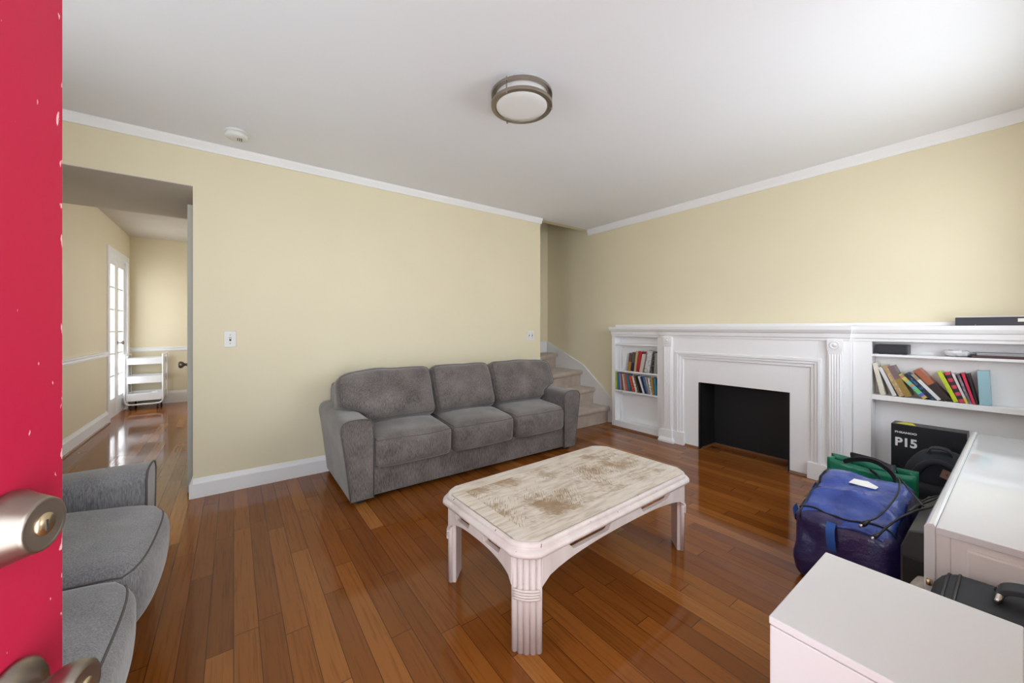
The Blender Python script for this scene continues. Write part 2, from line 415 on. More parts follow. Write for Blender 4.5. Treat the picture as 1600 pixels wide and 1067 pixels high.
# ------------------------------------------------------------------ the setting
YA, XW, XL, YF, H = 3.49, 3.87, -1.29, -0.20, 2.53
HB, YB, XBR = 2.62, 8.18, 1.5
XE, XO, SOF, YS = 3.00, -0.232, 2.205, 4.57
mb = MB(); mb.box((XL - .1, YF - .15, -.06), (4.15, YB + .1, 0))
struct('floor', mb, M_floor, 'glossy orange brown oak strip floor running through both rooms', 'floor')
mb = MB(); mb.box((XL - .1, YF - .12, H), (XW + .1, YA + .012, H + .1))
struct('ceiling', mb, M_ceil, 'plain white living room ceiling carrying the round light', 'ceiling')
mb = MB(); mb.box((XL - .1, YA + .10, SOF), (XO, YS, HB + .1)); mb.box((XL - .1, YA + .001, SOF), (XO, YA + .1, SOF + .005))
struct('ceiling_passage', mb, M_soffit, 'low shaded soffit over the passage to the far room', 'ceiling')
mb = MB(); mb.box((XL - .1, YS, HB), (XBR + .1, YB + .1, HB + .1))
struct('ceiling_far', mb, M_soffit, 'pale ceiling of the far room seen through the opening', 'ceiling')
# wall behind the big sofa, with the opening at its left
mb = MB(); mb.box((XO, YA, 0), (XE, YA + .1, H)); mb.box((XL - .1, YA, SOF + .005), (XO, YA + .1, H))
struct('wall_back', mb, M_wall, 'cream yellow wall behind the three seat sofa', 'wall')
# wall of the fireplace, running on along the stairs
mb = MB()
mb.box((XW, YF - .12, .66), (XW + .1, 4.43, 4.6)); mb.box((XW, YF - .12, 0), (XW + .1, 1.165, .66)); mb.box((XW, 1.932, 0), (XW + .1, 4.43, .66))
struct('wall_right', mb, M_wall, 'cream yellow wall above the fireplace and along the stairs', 'wall')
mb = MB()
mb.box((1.7, 4.33, 0), (XW, 4.43, 4.6)); mb.box((1.6, YA + .1, 0), (1.7, 4.43, 4.6)); mb.box((1.7, YA + .012, H), (XW, YA + .1, 4.6)); mb.box((1.6, YA, 4.6), (XW + .1, 4.43, 4.7))
struct('wall_stairwell', mb, M_wall, 'cream yellow stairwell wall at the turn of the stairs', 'wall')
mb = MB(); mb.box((XL - .1, YF - .12, 0), (XL, 1.0, HB)); mb.box((XL - .1, 1.0, 0), (XL, 2.4, .95)); mb.box((XL - .1, 1.0, 2.1), (XL, 2.4, HB)); mb.box((XL - .1, 2.4, 0), (XL, 6.93, HB)); mb.box((XL - .1, 7.97, 0), (XL, YB + .1, HB)); mb.box((XL - .1, 6.93, 2.19), (XL, 7.97, HB))  # leaves a gap for the added side window
struct('wall_left', mb, M_hallwall, 'tan cream wall with the glazed double doors', 'wall')
mb = MB(); mb.box((XL, YB, 0), (XBR, YB + .1, HB))
struct('wall_far', mb, M_hallwall, 'cream end wall of the far room behind the trolley', 'wall')
mb = MB()
mb.box((XO + .02, YA + .1, 0), (XO + .1, YS + .1, HB)); mb.box((XO + .1, YS, 0), (XBR, YS + .1, HB))
struct('wall_passage', mb, M_hallwall, 'right hand wall of the short passage', 'wall')
mb = MB(); mb.box((XBR, YS, 0), (XBR + .1, 5.6, HB)); mb.box((XBR, 7.0, 0), (XBR + .1, YB + .1, HB)); mb.box((XBR, 5.6, 0), (XBR + .1, 7.0, .9)); mb.box((XBR, 5.6, 2.1), (XBR + .1, 7.0, HB))
struct('wall_far_right', mb, M_hallwall, 'window wall of the far room out of sight', 'wall')
# front wall with the front door opening and the window
mb = MB()
mb.box((XL, YF - .12, 0), (-.47, YF, H)); mb.box((-.47, YF - .12, 2.1), (.43, YF, H)); mb.box((.43, YF - .12, 0), (1.55, YF, H))
mb.box((1.55, YF - .12, 0), (3.35, YF, .9)); mb.box((1.55, YF - .12, 2.2), (3.35, YF, H)); mb.box((3.35, YF - .12, 0), (XW, YF, H))
struct('wall_front', mb, M_wall, 'cream front wall with window and front door opening', 'wall')
win = tag(thing('window_1', 'white framed front window behind the glossy cabinet', 'window'), kind='structure')
mb = MB()
for x in (1.55, 2.12, 2.72, 3.31): mb.box((x, YF - .1, .9), (x + .04, YF - .05, 2.2))
for z in (.9, 1.53, 2.16):
    for x in (1.59, 2.16, 2.76): mb.box((x, YF - .098, z), ({1.59: 2.12, 2.16: 2.72, 2.76: 3.31}[x], YF - .052, z + .04))
mb.build('window_frame', M_trim, win)
win = tag(thing('added_window_2', 'added unseen white framed side window behind the loveseat for daylight', 'window'), kind='structure')  # out of view, added to let more daylight into the living room
mb = MB()
for y in (1.0, 1.68, 2.36): mb.box((XL - .09, y, .95), (XL - .04, y + .04, 2.1))
for z in (.95, 1.5, 2.06):
    for y in (1.04, 1.72): mb.box((XL - .088, y, z), (XL - .042, {1.04: 1.68, 1.72: 2.36}[y], z + .04))
mb.build('window_frame', M_trim, win)
# crown mouldings
def crown_y(name, x0, x1, label):
    mb = MB(); pr = [(YA, 2.47), (YA - .012, 2.47), (YA - .016, 2.482), (YA - .03, 2.512), (YA - .034, 2.53), (YA, 2.53)]
    mb.prism(pr, x0, x1, 'x'); struct(name, mb, M_trim, label, 'moulding')
crown_y('trim_1', XL, XE + .012, 'white crown moulding along the top of the sofa wall')
mb = MB(); pr = [(XW, 2.455), (XW - .012, 2.455), (XW - .016, 2.478), (XW - .034, 2.515), (XW - .036, 2.53), (XW, 2.53)]
mb.prism(pr, YF, YA + .012, 'y')
struct('trim_2', mb, M_trim, 'white crown moulding along the top of the fireplace wall', 'moulding')
def base_profile(h): return [(0, 0), (.02, 0), (.02, h - .035), (.012, h - .02), (.006, h), (0, h)]
mb = MB(); mb.prism([(YA - a, z) for a, z in base_profile(.135)], XO - .0005, XE, 'x'); mb.prism([(XO - a, z) for a, z in base_profile(.135)][::-1], YA - .0203, YA + .106, 'y')
struct('baseboard_back', mb, M_trim, 'tall white baseboard under the sofa wall', 'baseboard')
mb = MB(); mb.prism([(XL + a, z) for a, z in base_profile(.155)], YF, 6.86, 'y')
mb.prism([(XL + .02, 0), (XL + .038, 0), (XL + .034, .012), (XL + .02, .018)], YF, 6.86, 'y', 1)
struct('baseboard_left', mb, [M_trim, M_shoe], 'white baseboard with brown shoe strip leading to the glazed doors', 'baseboard')
mb = MB(); mb.prism([(YB - a, z) for a, z in base_profile(.195)], XL, XBR, 'x')
struct('baseboard_far', mb, M_trim, 'white baseboard along the far room end wall', 'baseboard')
def rail(prx): return [(0, .845), (.012, .845), (.02, .865), (.014, .875), (.026, .895), (.026, .905), (0, .91)]
mb = MB(); mb.prism([(YB - a, z - .005) for a, z in rail(0)], XL, XBR, 'x')
struct('trim_3', mb, M_trim, 'white chair rail across the far room end wall', 'moulding')
mb = MB(); mb.prism([(XL + a, z) for a, z in rail(0)], YA, 6.86, 'y')
struct('trim_4', mb, M_trim, 'white chair rail on the wall leading to the glazed doors', 'moulding')

# glazed double doors in the far room
fd = tag(thing('door_2', 'white glazed double doors with small panes beside the trolley', 'door'), kind='structure')
mb = MB()
mb.box((XL - .1, 6.86, 0), (XL + .02, 6.95, 2.26)); mb.box((XL - .1, 7.95, 0), (XL + .02, 8.04, 2.26)); mb.box((XL - .1, 6.951, 2.17), (XL + .019, 7.949, 2.259))
mb.build('door_frame', M_trim, fd, bevel=.004)
for y0, y1 in ((6.955, 7.445), (7.455, 7.945)):
    mb = MB(); x0, x1 = XL - .05, XL - .012
    mb.box((x0, y0, .01), (x1, y0 + .1, 2.165)); mb.box((x0, y1 - .1, .01), (x1, y1, 2.165))
    mb.box((x0 + .001, y0 + .1, 2.05), (x1 - .001, y1 - .1, 2.164)); mb.box((x0 + .001, y0 + .1, .011), (x1 - .001, y1 - .1, .26))
    for k in range(1, 6): z = .26 + k * (2.05 - .26) / 6; mb.box((x0 + .005, y0 + .1, z - .014), (x1 - .005, y1 - .1, z + .014))
    leaf = mb.build('door_leaf', M_trim, fd, bevel=.003)
    mb = MB(); mb.box((x0 + .016, y0 + .1, .26), (x0 + .02, y1 - .1, 2.05)); mb.build('glass', M_glass, leaf)
mb = MB()
mb.lathe([(.0, .0), (.025, .0), (.025, .006), (.01, .01), (.01, .035), (.026, .045), (.028, .06), (.0, .068)], 16, M=T(XL - .012, 7.5, 1.0) @ RY(90))
mb.build('knob', M_nickel, fd)

# door standing ajar at the passage, seen edge on
pd = tag(thing('door_3', 'grey white door seen edge on inside the passage opening', 'door', (-.2525, 3.60, 0), R(3.15)), kind='structure')
mb = MB(); mb.box((-.018, 0, .006), (.018, .74, 2.10)); mb.build('door_leaf', M_greydoor, pd, bevel=.002)
mb = MB(); mb.lathe([(.0, 0), (.03, 0), (.03, .006), (.012, .012), (.011, .03), (.026, .042), (.03, .058), (.022, .07), (0, .072)], 20, M=T(-.018, .67, .89) @ RY(-90))
mb.build('knob', M_bronze, pd)

# red front door, opened into the room
fdoor = tag(thing('door_1', 'red painted front door standing open with brushed nickel lock', 'door', (-.152 - .88 * math.cos(R(70)), .632 - .88 * math.sin(R(70)), 0), R(70)), kind='structure')
mb = MB(); mb.box((0, 0, .01), (.88, .044, 2.05)); mb.build('door_leaf', M_red, fdoor, bevel=.0015)
LK = .88 - .062
mb = MB(); MD = T(LK, 0, 1.01) @ RX(90)
mb.lathe([(.034, 0), (.034, .004), (.031, .010), (.0255, .025), (.0245, .0275), (.0225, .0285), (.021, .0272)], 40, M=MD)
db = mb.build('deadbolt', M_nickel, fdoor, bevel=0)
mb = MB(); mb.lathe([(.021, .0268), (.014, .0262), (.0, .0262)], 32, M=MD); mb.build('lock_face', M_darkmetal, db)
mb = MB(); mb.lathe([(.0105, .0262), (.0105, .0285), (0, .0288)], 24, 0, M=MD); mb.box((LK - .0010, -.0293, 1.01 - .006), (LK + .0010, -.0286, 1.01 + .004), 1)
mb.build('keyhole', [M_brass, M_dark], db)
mb = MB(); MK = T(LK, 0, .842) @ RX(90)
mb.lathe([(.036, 0), (.036, .004), (.031, .010), (.017, .014)], 40, M=MK)
mb.build('rosette', M_nickel, fdoor)
mb = MB(); mb.lathe([(.012, .010), (.012, .022), (.017, .028), (.0235, .038), (.0255, .049), (.0245, .055), (.021, .058), (.019, .0575), (.0, .0575)], 40, M=MK)
kn = mb.build('knob', M_nickel, fdoor)
mb = MB(); mb.lathe([(.0095, .0575), (.0095, .0592), (0, .0594)], 24, 0, M=MK); mb.box((LK - .001, -.0599, .836), (LK + .001, -.0592, .847), 1)
mb.build('keyhole', [M_brass, M_dark], kn)

# ------------------------------------------------------------------ staircase
st = thing('staircase', 'beige carpeted winder stairs turning left behind the sofa wall', 'stairs')
PIV = (3.0, 3.45); rise = .21
front = [((3.004, 3.16), (3.855, 3.16)), ((3.004, 3.30), (3.855, 3.405)), ((3.004, 3.43), (3.855, 3.635)), ((3.004, 3.60), (3.855, 4.13)), ((2.90, 3.62), (3.35, 4.32)), ((2.6, 3.62), (2.6, 4.32))]
for k in range(5):
    a, b = front[k]; c, d = front[k + 1]
    mb = MB(); zt = rise * (k + 1); zb = zt - rise
    A, B, C_, D = Vector((*a, 0)), Vector((*b, 0)), Vector((*c, 0)), Vector((*d, 0))
    ex = .06
    poly = [A, B] + ([Vector((3.855, 4.32, 0))] if k == 3 else []) + [D + (D - B).normalized() * 0.05 if k < 3 else D, C_ + (C_ - A).normalized() * (.05 if k < 2 else 0)]
    mb.prism([(p.x, p.y) for p in poly], 0 if k == 0 else zb - .02, zt - .004, 'z')
    # rounded nosing along the front edge
    n_ = (B - A).normalized(); nn = Vector((n_.y, -n_.x, 0))
    pts = [A.lerp(B, t / 8) + nn * (.004 + .004 * math.sin(t * 1.7)) for t in range(9)]
    mb.tube([p + Vector((0, 0, zt - .032)) for p in pts], .033, 14)
    mb.build('step', M_carpet, st, bevel=.006)
mb = MB()
mb.prism([(3.15, 0), (3.06, .02), (3.06, .25), (3.125, .295), (3.59, .675), (4.32, .97), (4.32, .0)], 3.855, 3.87, 'x')
mb.prism([(3.06, .25), (3.125, .295), (3.59, .675), (4.32, .97), (4.32, 1.0), (3.585, .705), (3.115, .33), (3.06, .29)], 3.845, 3.87, 'x')
mb.box((2.6, 4.318, .7), (3.845, 4.33, .97)); mb.box((2.6, 4.312, .97), (3.845, 4.33, 1.0))
mb.build('skirting_board', M_trim, st, bevel=.002)

# ------------------------------------------------------------------ fireplace and bookcases
fp = thing('fireplace', 'white painted fireplace surround with dark empty firebox and fluted pilasters', 'fireplace')
XF = 3.72
mb = MB()
mb.box((XF, 2.135, 0), (XW, 2.335, 1.11)); mb.box((XF, .765, 0), (XW, .97, 1.11)); mb.box((XF, .97, .935), (XW, 2.135, 1.11))
mb.build('surround_panel', M_trim, fp, bevel=.002)
mb = MB()
mb.box((3.745, 1.932, .014), (XW, 2.135, .935)); mb.box((3.745, .97, .014), (XW, 1.165, .935)); mb.box((3.745, 1.165, .662), (XW, 1.932, .935))
mb.build('inner_panel', M_trim, fp, bevel=.0015)
mb = MB()   # stepped picture-frame moulding round the inner panel
for d, x, w in ((0, XF - .014, .024), (.024, XF - .004, .022), (.046, XF + .008, .026)):
    y0, y1, z1 = .945 + d, 2.16 - d, .96 - d
    zb_ = .13
    for pl in ([(y0, zb_), (y0 + w, zb_), (y0 + w, z1 - w), (y0, z1)], [(y1 - w, zb_), (y1, zb_), (y1, z1), (y1 - w, z1 - w)], [(y0, z1), (y0 + w, z1 - w), (y1 - w, z1 - w), (y1, z1)]): mb.prism(pl, x, 3.75 - d * .02, 'x')
mb.build('frame_moulding', M_trim, fp, bevel=.004)
for yc in (2.24, .858):
    mb = MB(); x0 = 3.695; hw = .044
    mb.box((x0, yc - hw, .13), (XF + .005, yc + hw, 1.03))
    for k in range(5):
        y = yc - hw + .012 + k * .016
        mb.tube([(x0, y, .16), (x0, y, 1.0)], .0055, 8)
    mb.box((x0 - .006, yc - hw - .004, 1.03), (XF + .005, yc + hw + .004, 1.112))
    pil = mb.build('pilaster', M_trim, fp, bevel=.002)
    mb = MB(); mb.lathe([(.030, 0), (.032, .005), (.028, .009), (.022, .005), (.016, .004), (.011, .010), (0, .012)], 28, M=T(x0 - .006, yc, 1.072) @ RY(-90))
    mb.build('rosette', M_trim, pil)
    mb = MB(); mb.box((x0 - .012, yc - .055, .0), (XF + .002, yc + .098 if yc > 1 else yc + .055, .13)); mb.box((XF - .018, (2.07 if yc > 1 else .90), 0), (3.744, (2.30 if yc > 1 else 1.035), .132))
    mb.mould([(0, .0), (.02, .0), (.02, .022), (.012, .034), (0.002, .05)], x0 - .012, yc - .06, yc + .075, 1, 1, XF)
    mb.build('plinth', M_trim, pil, bevel=.003)
CORN = [(0, 1.105), (.01, 1.105), (.012, 1.122), (.022, 1.130), (.026, 1.162), (.040, 1.168), (.055, 1.19), (.058, 1.217), (.0, 1.217)]
mb = MB(); mb.mould(CORN, XF, .775, 2.325, .35, .5)
mb.build('mantel_shelf', M_trim, fp, bevel=.0015)
mb = MB()
mb.box((3.75, 1.915, .012), (4.05, 1.931, .67)); mb.box((3.75, 1.166, .012), (4.05, 1.18, .67)); mb.box((4.03, 1.166, .012), (4.05, 1.931, .67)); mb.box((3.87, 1.166, .658), (4.05, 1.931, .67))
mb.box((3.742, 1.915, .0), (3.76, 1.933, .66)); mb.box((3.742, 1.164, .0), (3.76, 1.178, .66))
mb.build('firebox', M_black, fp)
mb = MB()
mb.box((4.015, 1.18, 0), (4.03, 1.915, .014)); mb.box((3.77, 1.902, 0), (4.03, 1.915, .014)); mb.box((3.77, 1.18, 0), (4.03, 1.192, .03))
mb.prism([(3.745, 0), (3.73, 0), (3.734, .012), (3.745, .016)], 1.933, 2.13, 'y'); mb.prism([(3.745, 0), (3.73, 0), (3.734, .012), (3.745, .016)], .975, 1.164, 'y')
mb.build('shoe_strip', M_shoe, fp)

mb = MB(); mb.box((3.80, YF, 1.2175), (XW - .001, 3.0, 1.243))
struct('trim_5', mb, M_trim, 'thin white ledge along the wall on top of mantel and bookcases', 'ledge', bevel=.002)
XC = 3.745
bl = thing('bookcase', 'narrow white built in bookcase between the stairs and the fireplace', 'bookcase')
mb = MB()
mb.box((XC, 2.962, .015), (XW - .002, 3.01, 1.13)); mb.box((XC, 2.337, .015), (XW - .002, 2.391, 1.13)); mb.box((XC, 2.391, 1.10), (XW - .002, 2.962, 1.13)); mb.box((XC, 2.391, .015), (XW - .002, 2.962, .085))
mb.box((XW - .012, 2.391, .085), (XW - .002, 2.962, 1.1)); mb.box((XW - .03, 2.94, .085), (XW - .002, 2.962, 1.1))
mb.build('carcass', M_trim, bl, bevel=.002)
for zt in (.457, .697, 1.018):
    mb = MB(); mb.box((XC + .004, 2.392, zt - .018), (XW - .013, 2.961, zt)); mb.build('shelf', M_trim, bl, bevel=.002)
mb = MB(); mb.mould([(p * .8, z) for p, z in CORN], XC, 2.34, 3.0, 0, .5, XW - .002); mb.build('cornice', M_trim, bl, bevel=.0015)
mb = MB(); mb.prism([(XC, 0), (XC - .016, 0), (XC - .012, .014), (XC, .018)], 2.38, 3.015, 'y'); mb.build('shoe_strip', M_shoe, bl)

br = thing('bookcase', 'wide white built in bookcase right of the fireplace holding leaning books', 'bookcase')
mb = MB()
mb.box((XC, .66, .0), (XW - .002, .764, 1.13)); mb.box((XC, YF + .005, 1.112), (XW - .002, .66, 1.13)); mb.box((XC, YF + .005, 0), (XW - .002, .66, .06))
mb.box((XW - .012, YF + .005, .06), (XW - .002, .66, 1.112)); mb.box((XC, YF + .005, 0), (XW - .002, YF + .03, 1.112))
mb.build('carcass', M_trim, br, bevel=.002)
for zt, th in ((1.015, .018), (.72, .036)):
    mb = MB(); mb.box((XC + .002, YF + .031, zt - th), (XW - .013, .659, zt)); mb.build('shelf', M_trim, br, bevel=.002)
mb = MB(); mb.mould([(p * .65, z) for p, z in CORN], XC, YF + .005, .7745, 0, 0, XW - .002)
mb.build('cornice', M_trim, br, bevel=.0015)

# ------------------------------------------------------------------ wall and ceiling fittings
sw = thing('light_switch', 'white single toggle light switch plate on the yellow wall', 'light switch', (-.02, YA, 1.121))
mb = MB(); mb.box((-.036, -.007, -.059), (.036, 0, .059)); mb.build('cover_plate', M_plate, sw, bevel=.003)
mb = MB(); mb.box((-.006, -.008, -.014), (.006, -.0065, .014), 1); mb.box((-.004, -.018, .0), (.004, -.007, .011), 0); mb.build('toggle', [M_plate, M_dark], sw)
for z in (-.032, .032):
    mb = MB(); mb.lathe([(.0035, 0), (.003, .0015), (0, .002)], 10, M=T(0, -.007, z) @ RX(90)); mb.build('screw', M_bronze, sw)
ot = thing('light_switch', 'small white double switch plate near the wall corner by the stairs', 'light switch', (2.845, YA, 1.112))
mb = MB(); mb.box((-.052, -.007, -.052), (.052, 0, .052)); mb.build('cover_plate', M_plate, ot, bevel=.003)
for x in (-.023, .023):
    mb = MB(); mb.box((x - .006, -.008, -.014), (x + .006, -.0065, .014), 1); mb.box((x - .004, -.016, -.012), (x + .004, -.007, 0), 0); mb.build('toggle', [M_plate, M_dark], ot)
    for z in (-.03, .03):
        mb = MB(); mb.lathe([(.004, 0), (0, .002)], 8, M=T(x, -.007, z) @ RX(90)); mb.build('screw', M_bronze, ot)

lamp = thing('ceiling_light', 'round flush ceiling light with two brushed nickel rings', 'ceiling light', (1.295, 1.665, H))
def ring(z0, z1, r0, r1): return [(r0, z0), (r1, z0), (r1, z1), (r0, z1), (r0, z0)]
RL = .170
mb = MB(); mb.lathe([(.143, 0), (.143, -.085), (.143, -.094), (.138, -.098), (.10, -.101), (.05, -.103), (0, -.1035)], 48); mb.build('diffuser', M_glasslamp, lamp)
for z0, z1 in ((-.098, -.080), (-.040, -.025)):
    mb = MB(); n = 56; vs = []; 
    for (r, z) in ((RL - .025, z0), (RL, z0), (RL, z1), (RL - .025, z1)):
        vs += [(r * math.cos(2 * math.pi * j / n), r * math.sin(2 * math.pi * j / n), z) for j in range(n)]
    mb.add(vs, [(i * n + j, i * n + (j + 1) % n, ((i + 1) % 4) * n + (j + 1) % n, ((i + 1) % 4) * n + j) for i in range(4) for j in range(n)])
    mb.build('ring', M_nickel, lamp, bevel=.002)
for a in (-36.4, -156.4, 83.6):
    x, y = (RL - .004) * math.cos(R(a)), (RL - .004) * math.sin(R(a))
    mb = MB(); mb.tube([(x, y, -.020), (x, y, -.104)], .0035, 8); mb.tube([(x, y, -.098), (x, y, -.106)], .006, 8); mb.build('post', M_nickel, lamp)
mb = MB(); mb.lathe([(.130, -.001), (.130, -.018), (.125, -.02)], 40); mb.build('canopy', M_whitemetal, lamp)

sd = thing('smoke_detector', 'white round smoke detector on the ceiling by the sofa wall', 'smoke detector', (.015, 3.17, H))
mb = MB(); mb.lathe([(.070, 0), (.072, -.004), (.070, -.011), (.064, -.013)], 36); mb.build('base', M_plate, sd)
mb = MB(); mb.lathe([(.064, -.012), (.063, -.034), (.057, -.042), (.02, -.046), (0, -.046)], 36); mb.build('cover', M_plate, sd)
mb = MB()
for k in range(3): mb.box((.005 + k * .011, -.022, -.0475), (.009 + k * .011, .022, -.044))
mb.build('grille', M_dark, sd)
mb = MB(); mb.lathe([(.007, -.045), (.006, -.049), (0, -.05)], 12, M=T(-.03, 0, 0)); mb.build('button', M_plate, sd)

# ------------------------------------------------------------------ sofas
def piping(half, r, deform, loop, M=None, rad=.0034, n=14):
    """tube that follows the seam loop (list of cube-space corners) on a rounded box"""
    pts = []; k = len(loop); h = Vector(half)
    for i in range(k):
        a, b = Vector(loop[i]), Vector(loop[(i + 1) % k])
        for j in range(n): pts.append(rb_map(a.lerp(b, j / n), h, r, deform))
    mb = MB(); mb.tube(pts, rad, 6, closed=True, M=M)
    return mb
def make_sofa(name, label, n, loc, rz, M_f, seed, dy=0.0, D=.80, bow=.022, crown=.03):
    rnd = random.Random(seed)
    root = thing(name, label, 'sofa', loc, rz)
    cw = .607; hw = n * cw / 2
    # base and back
    mb = MB(); mb.box((-hw - .06, .025, .035), (hw + .06, D - .02, .235)); mb.build('base', M_f, root, bevel=.012, seg=3)
    mb = MB(); mb.prism([(.58, .20), (D, .20), (D - .01, .70), (D - .05, .75), (.70, .76), (.64, .70)], -hw - .13, hw + .13, 'x'); mb.build('back_frame', M_f, root, bevel=.03, seg=4)
    # arms: flared outer face, rounded top
    for s in (-1, 1):
        prof = [(hw + .150, .03), (hw + .172, .22), (hw + .196, .40), (hw + .212, .50)]
        cx_, rx, rz_ = hw + .106, .106, .082
        sg = lambda c: math.copysign(abs(c) ** .62, c)
        prof += [(cx_ + rx * sg(math.cos(t)), .50 + rz_ * sg(math.sin(t))) for t in [math.pi * k / 18 for k in range(1, 18)]]
        prof += [(hw + .0, .50), (hw + .0, .03)]
        prof = [(s * x, z) for x, z in prof]
        mb = MB(); nseg = 10; vs = []; fs = []; m_ = len(prof)
        for k in range(nseg + 1):
            y = D * k / nseg; dz = .018 * smooth(.3, .8, y)
            vs += [(x, y, z + (dz if z > .3 else 0)) for x, z in prof]
        for k in range(nseg):
            fs += [(k * m_ + i, k * m_ + (i + 1) % m_, (k + 1) * m_ + (i + 1) % m_, (k + 1) * m_ + i) for i in range(m_)]
        mb.add(vs, fs, 0, True)
        mb.add(vs[:m_], [tuple(range(m_))]); mb.add(vs[-m_:], [tuple(range(m_))])
        arm = mb.build('arm', M_f, root, bevel=.010, seg=3)
        mb = MB(); mb.tube([(x * 1.0, -.0005, z) for x, z in prof], .004, 6); mb.build('piping', M_pipe, arm)
    # seat cushions
    for i in range(n):
        half = (cw / 2 - .003, .33, .112); r = .055
        ph = rnd.uniform(0, 50)
        def dseat(v, p, ph=ph):
            b = (1 - p.x * p.x) * (1 - p.y * p.y)
            z = v.z + (crown * b ** .7 if p.z > 0 else 0) * (p.z if p.z > 0 else 0)
            y = v.y - (.014 * (1 - p.x ** 2) * (1 - p.z ** 2) + bow * (1 - p.x ** 4) - .35 * bow) * max(0, -p.y)
            w = noise.noise(Vector((v.x * 6 + ph, v.y * 6, v.z * 6))) * .008
            return (v.x, y, z + (w if p.z > -.5 else 0))
        M = T(-hw + cw * (i + .5), .302 + dy, .345) @ RX(3.5)
        mb = MB(); mb.rbox(half, r, 18, dseat, M=M); cu = mb.build('seat_cushion', M_f, root)
        for z in (1, -1):
            piping(half, r, dseat, [(-1, -1, z), (1, -1, z), (1, 1, z), (-1, 1, z)], M).build('piping', M_pipe, cu)
    # back cushions; the end ones reach out over the arms
    for i in range(n):
        half = (cw / 2 - .002, .12, .215); r = .075; ph = rnd.uniform(0, 50)
        eL, eR = (i == 0), (i == n - 1)
        def dback(v, p, ph=ph, eL=eL, eR=eR):
            x, y, z = v
            up = smooth(-.155, -.05, z)
            if eL and p.x < 0: x -= .165 * up * smooth(0, 1, -p.x)
            if eR and p.x > 0: x += .165 * up * smooth(0, 1, p.x)
            if (eL and p.x < 0) or (eR and p.x > 0): z -= .035 * smooth(.5, 1, abs(p.x)) * smooth(-.1, 1, p.z)
            if p.y < 0: y -= .045 * (1 - p.x * p.x) * (1 - p.z * p.z)
            z += .014 * noise.noise(Vector((x * 5 + ph, 0, 3))) * smooth(-.2, .8, p.z)
            w = noise.noise(Vector((x * 7 + ph, y * 7, z * 7))) * .012 + noise.noise(Vector((x * 17 + ph, y * 5, z * 17))) * .004
            return (x, y + w, z + w * .4)
        M = T(-hw + cw * (i + .5), .425, .655) @ RX(-21)
        mb = MB(); mb.rbox(half, r, 22, dback, M=M); cu = mb.build('back_cushion', M_f, root)
        piping(half, r, dback, [(-1, -1, -1), (1, -1, -1), (1, -1, 1), (-1, -1, 1)], M, .0045, 18).build('piping', M_pipe, cu)
    for x in (-hw - .08, hw + .08):
        for y in (.07, D - .08):
            mb = MB(); mb.box((x - .025, y - .025, 0), (x + .025, y + .025, .036)); mb.build('foot', M_rubber, root)
    return root
make_sofa('sofa', 'grey brown three seat sofa along the yellow wall', 3, (1.690, 2.665, 0), 0, M_sofa, 3)
make_sofa('sofa', 'grey loveseat beside the red door, cut off by it', 2, (-.316, 1.659, 0), R(89), M_love, 11, -.034, .76, .036, .045)

# ------------------------------------------------------------------ coffee table
ct = thing('coffee_table', 'whitewashed rectangular coffee table with worn inlaid top', 'table', (1.425, 1.392, 0), R(1.8))
hx, hy = .618, .338
def chamf(hx, hy, c, r=.03, n=5):
    """rectangle with cut, softened corners"""
    out = []
    for sx, sy in ((1, -1), (1, 1), (-1, 1), (-1, -1)):
        a = Vector((sx * hx, sy * (hy - c))); b = Vector((sx * (hx - c), sy * hy)); k = Vector((sx * (hx - c * .30), sy * (hy - c * .30)))
        pts = [((1 - t) ** 2) * a + 2 * t * (1 - t) * k + t * t * b for t in [i / n for i in range(n + 1)]]
        if sx * sy > 0: out += pts
        else: out += pts[::-1]
    return [(p.x, p.y) for p in out]
def rings(mb, prof, c0):
    rs = [chamf(hx - d, hy - d, c0) for d, z in prof]; m_ = len(rs[0])
    vs = [(x, y, prof[i][1]) for i, rr in enumerate(rs) for x, y in rr]
    fs = [tuple(range(m_))[::-1]]
    for i in range(len(prof) - 1): fs += [(i * m_ + j, i * m_ + (j + 1) % m_, (i + 1) * m_ + (j + 1) % m_, (i + 1) * m_ + j) for j in range(m_)]
    mb.add(vs, fs[:1]); mb.add(vs, fs[1:], 0, True)
    return rs[-1], prof[-1][1]
mb = MB()
last, zt = rings(mb, [(.02, .360), (.006, .362), (0, .370), (.0, .378), (.006, .386), (.014, .388), (.016, .390), (.0145, .394), (.016, .404), (.022, .410), (.028, .411), (.031, .408)], .075)
mb.add([(x, y, zt) for x, y in last], [tuple(range(len(last)))], 0)
top = mb.build('tabletop', M_wash, ct, recalc=True)
mb = MB(); ins = chamf(hx - .0325, hy - .0325, .0685)
mb.add([(x, y, .408) for x, y in last], [tuple(range(len(last)))]); mb.prism(ins, .4085, .4125, 'z'); mb.build('inlay', M_tabletop, top, bevel=.0008)
def apron(L, along, off):
    """arched rail with a finger slot near each end, as in the photograph"""
    top_, n = .361, 24; P = []
    xs = [-L + 2 * L * i / n for i in range(n + 1)]
    low = [(x, .245 + .070 * math.sqrt(max(0, 1 - (abs(x) / L) ** 2.4))) for x in xs]
    def up(x):
        a = abs(x) / L
        s_ = smooth(.20, .26, a) * (1 - smooth(.66, .74, a))
        return top_ - .034 * s_
    upx = [-L + 2 * L * i / 80 for i in range(81)]
    pts = low + [(x, up(x)) for x in reversed(upx)]
    m_ = MB(); m_.prism(pts, off - .011, off + .011, 'y' if along == 'x' else 'x'); return m_
for s in (-1, 1):
    apron(hx - .096, 'x', s * (hy - .026)).build('apron', M_wash, ct, bevel=.002)
    apron(hy - .096, 'y', s * (hx - .026)).build('apron', M_wash, ct, bevel=.002)
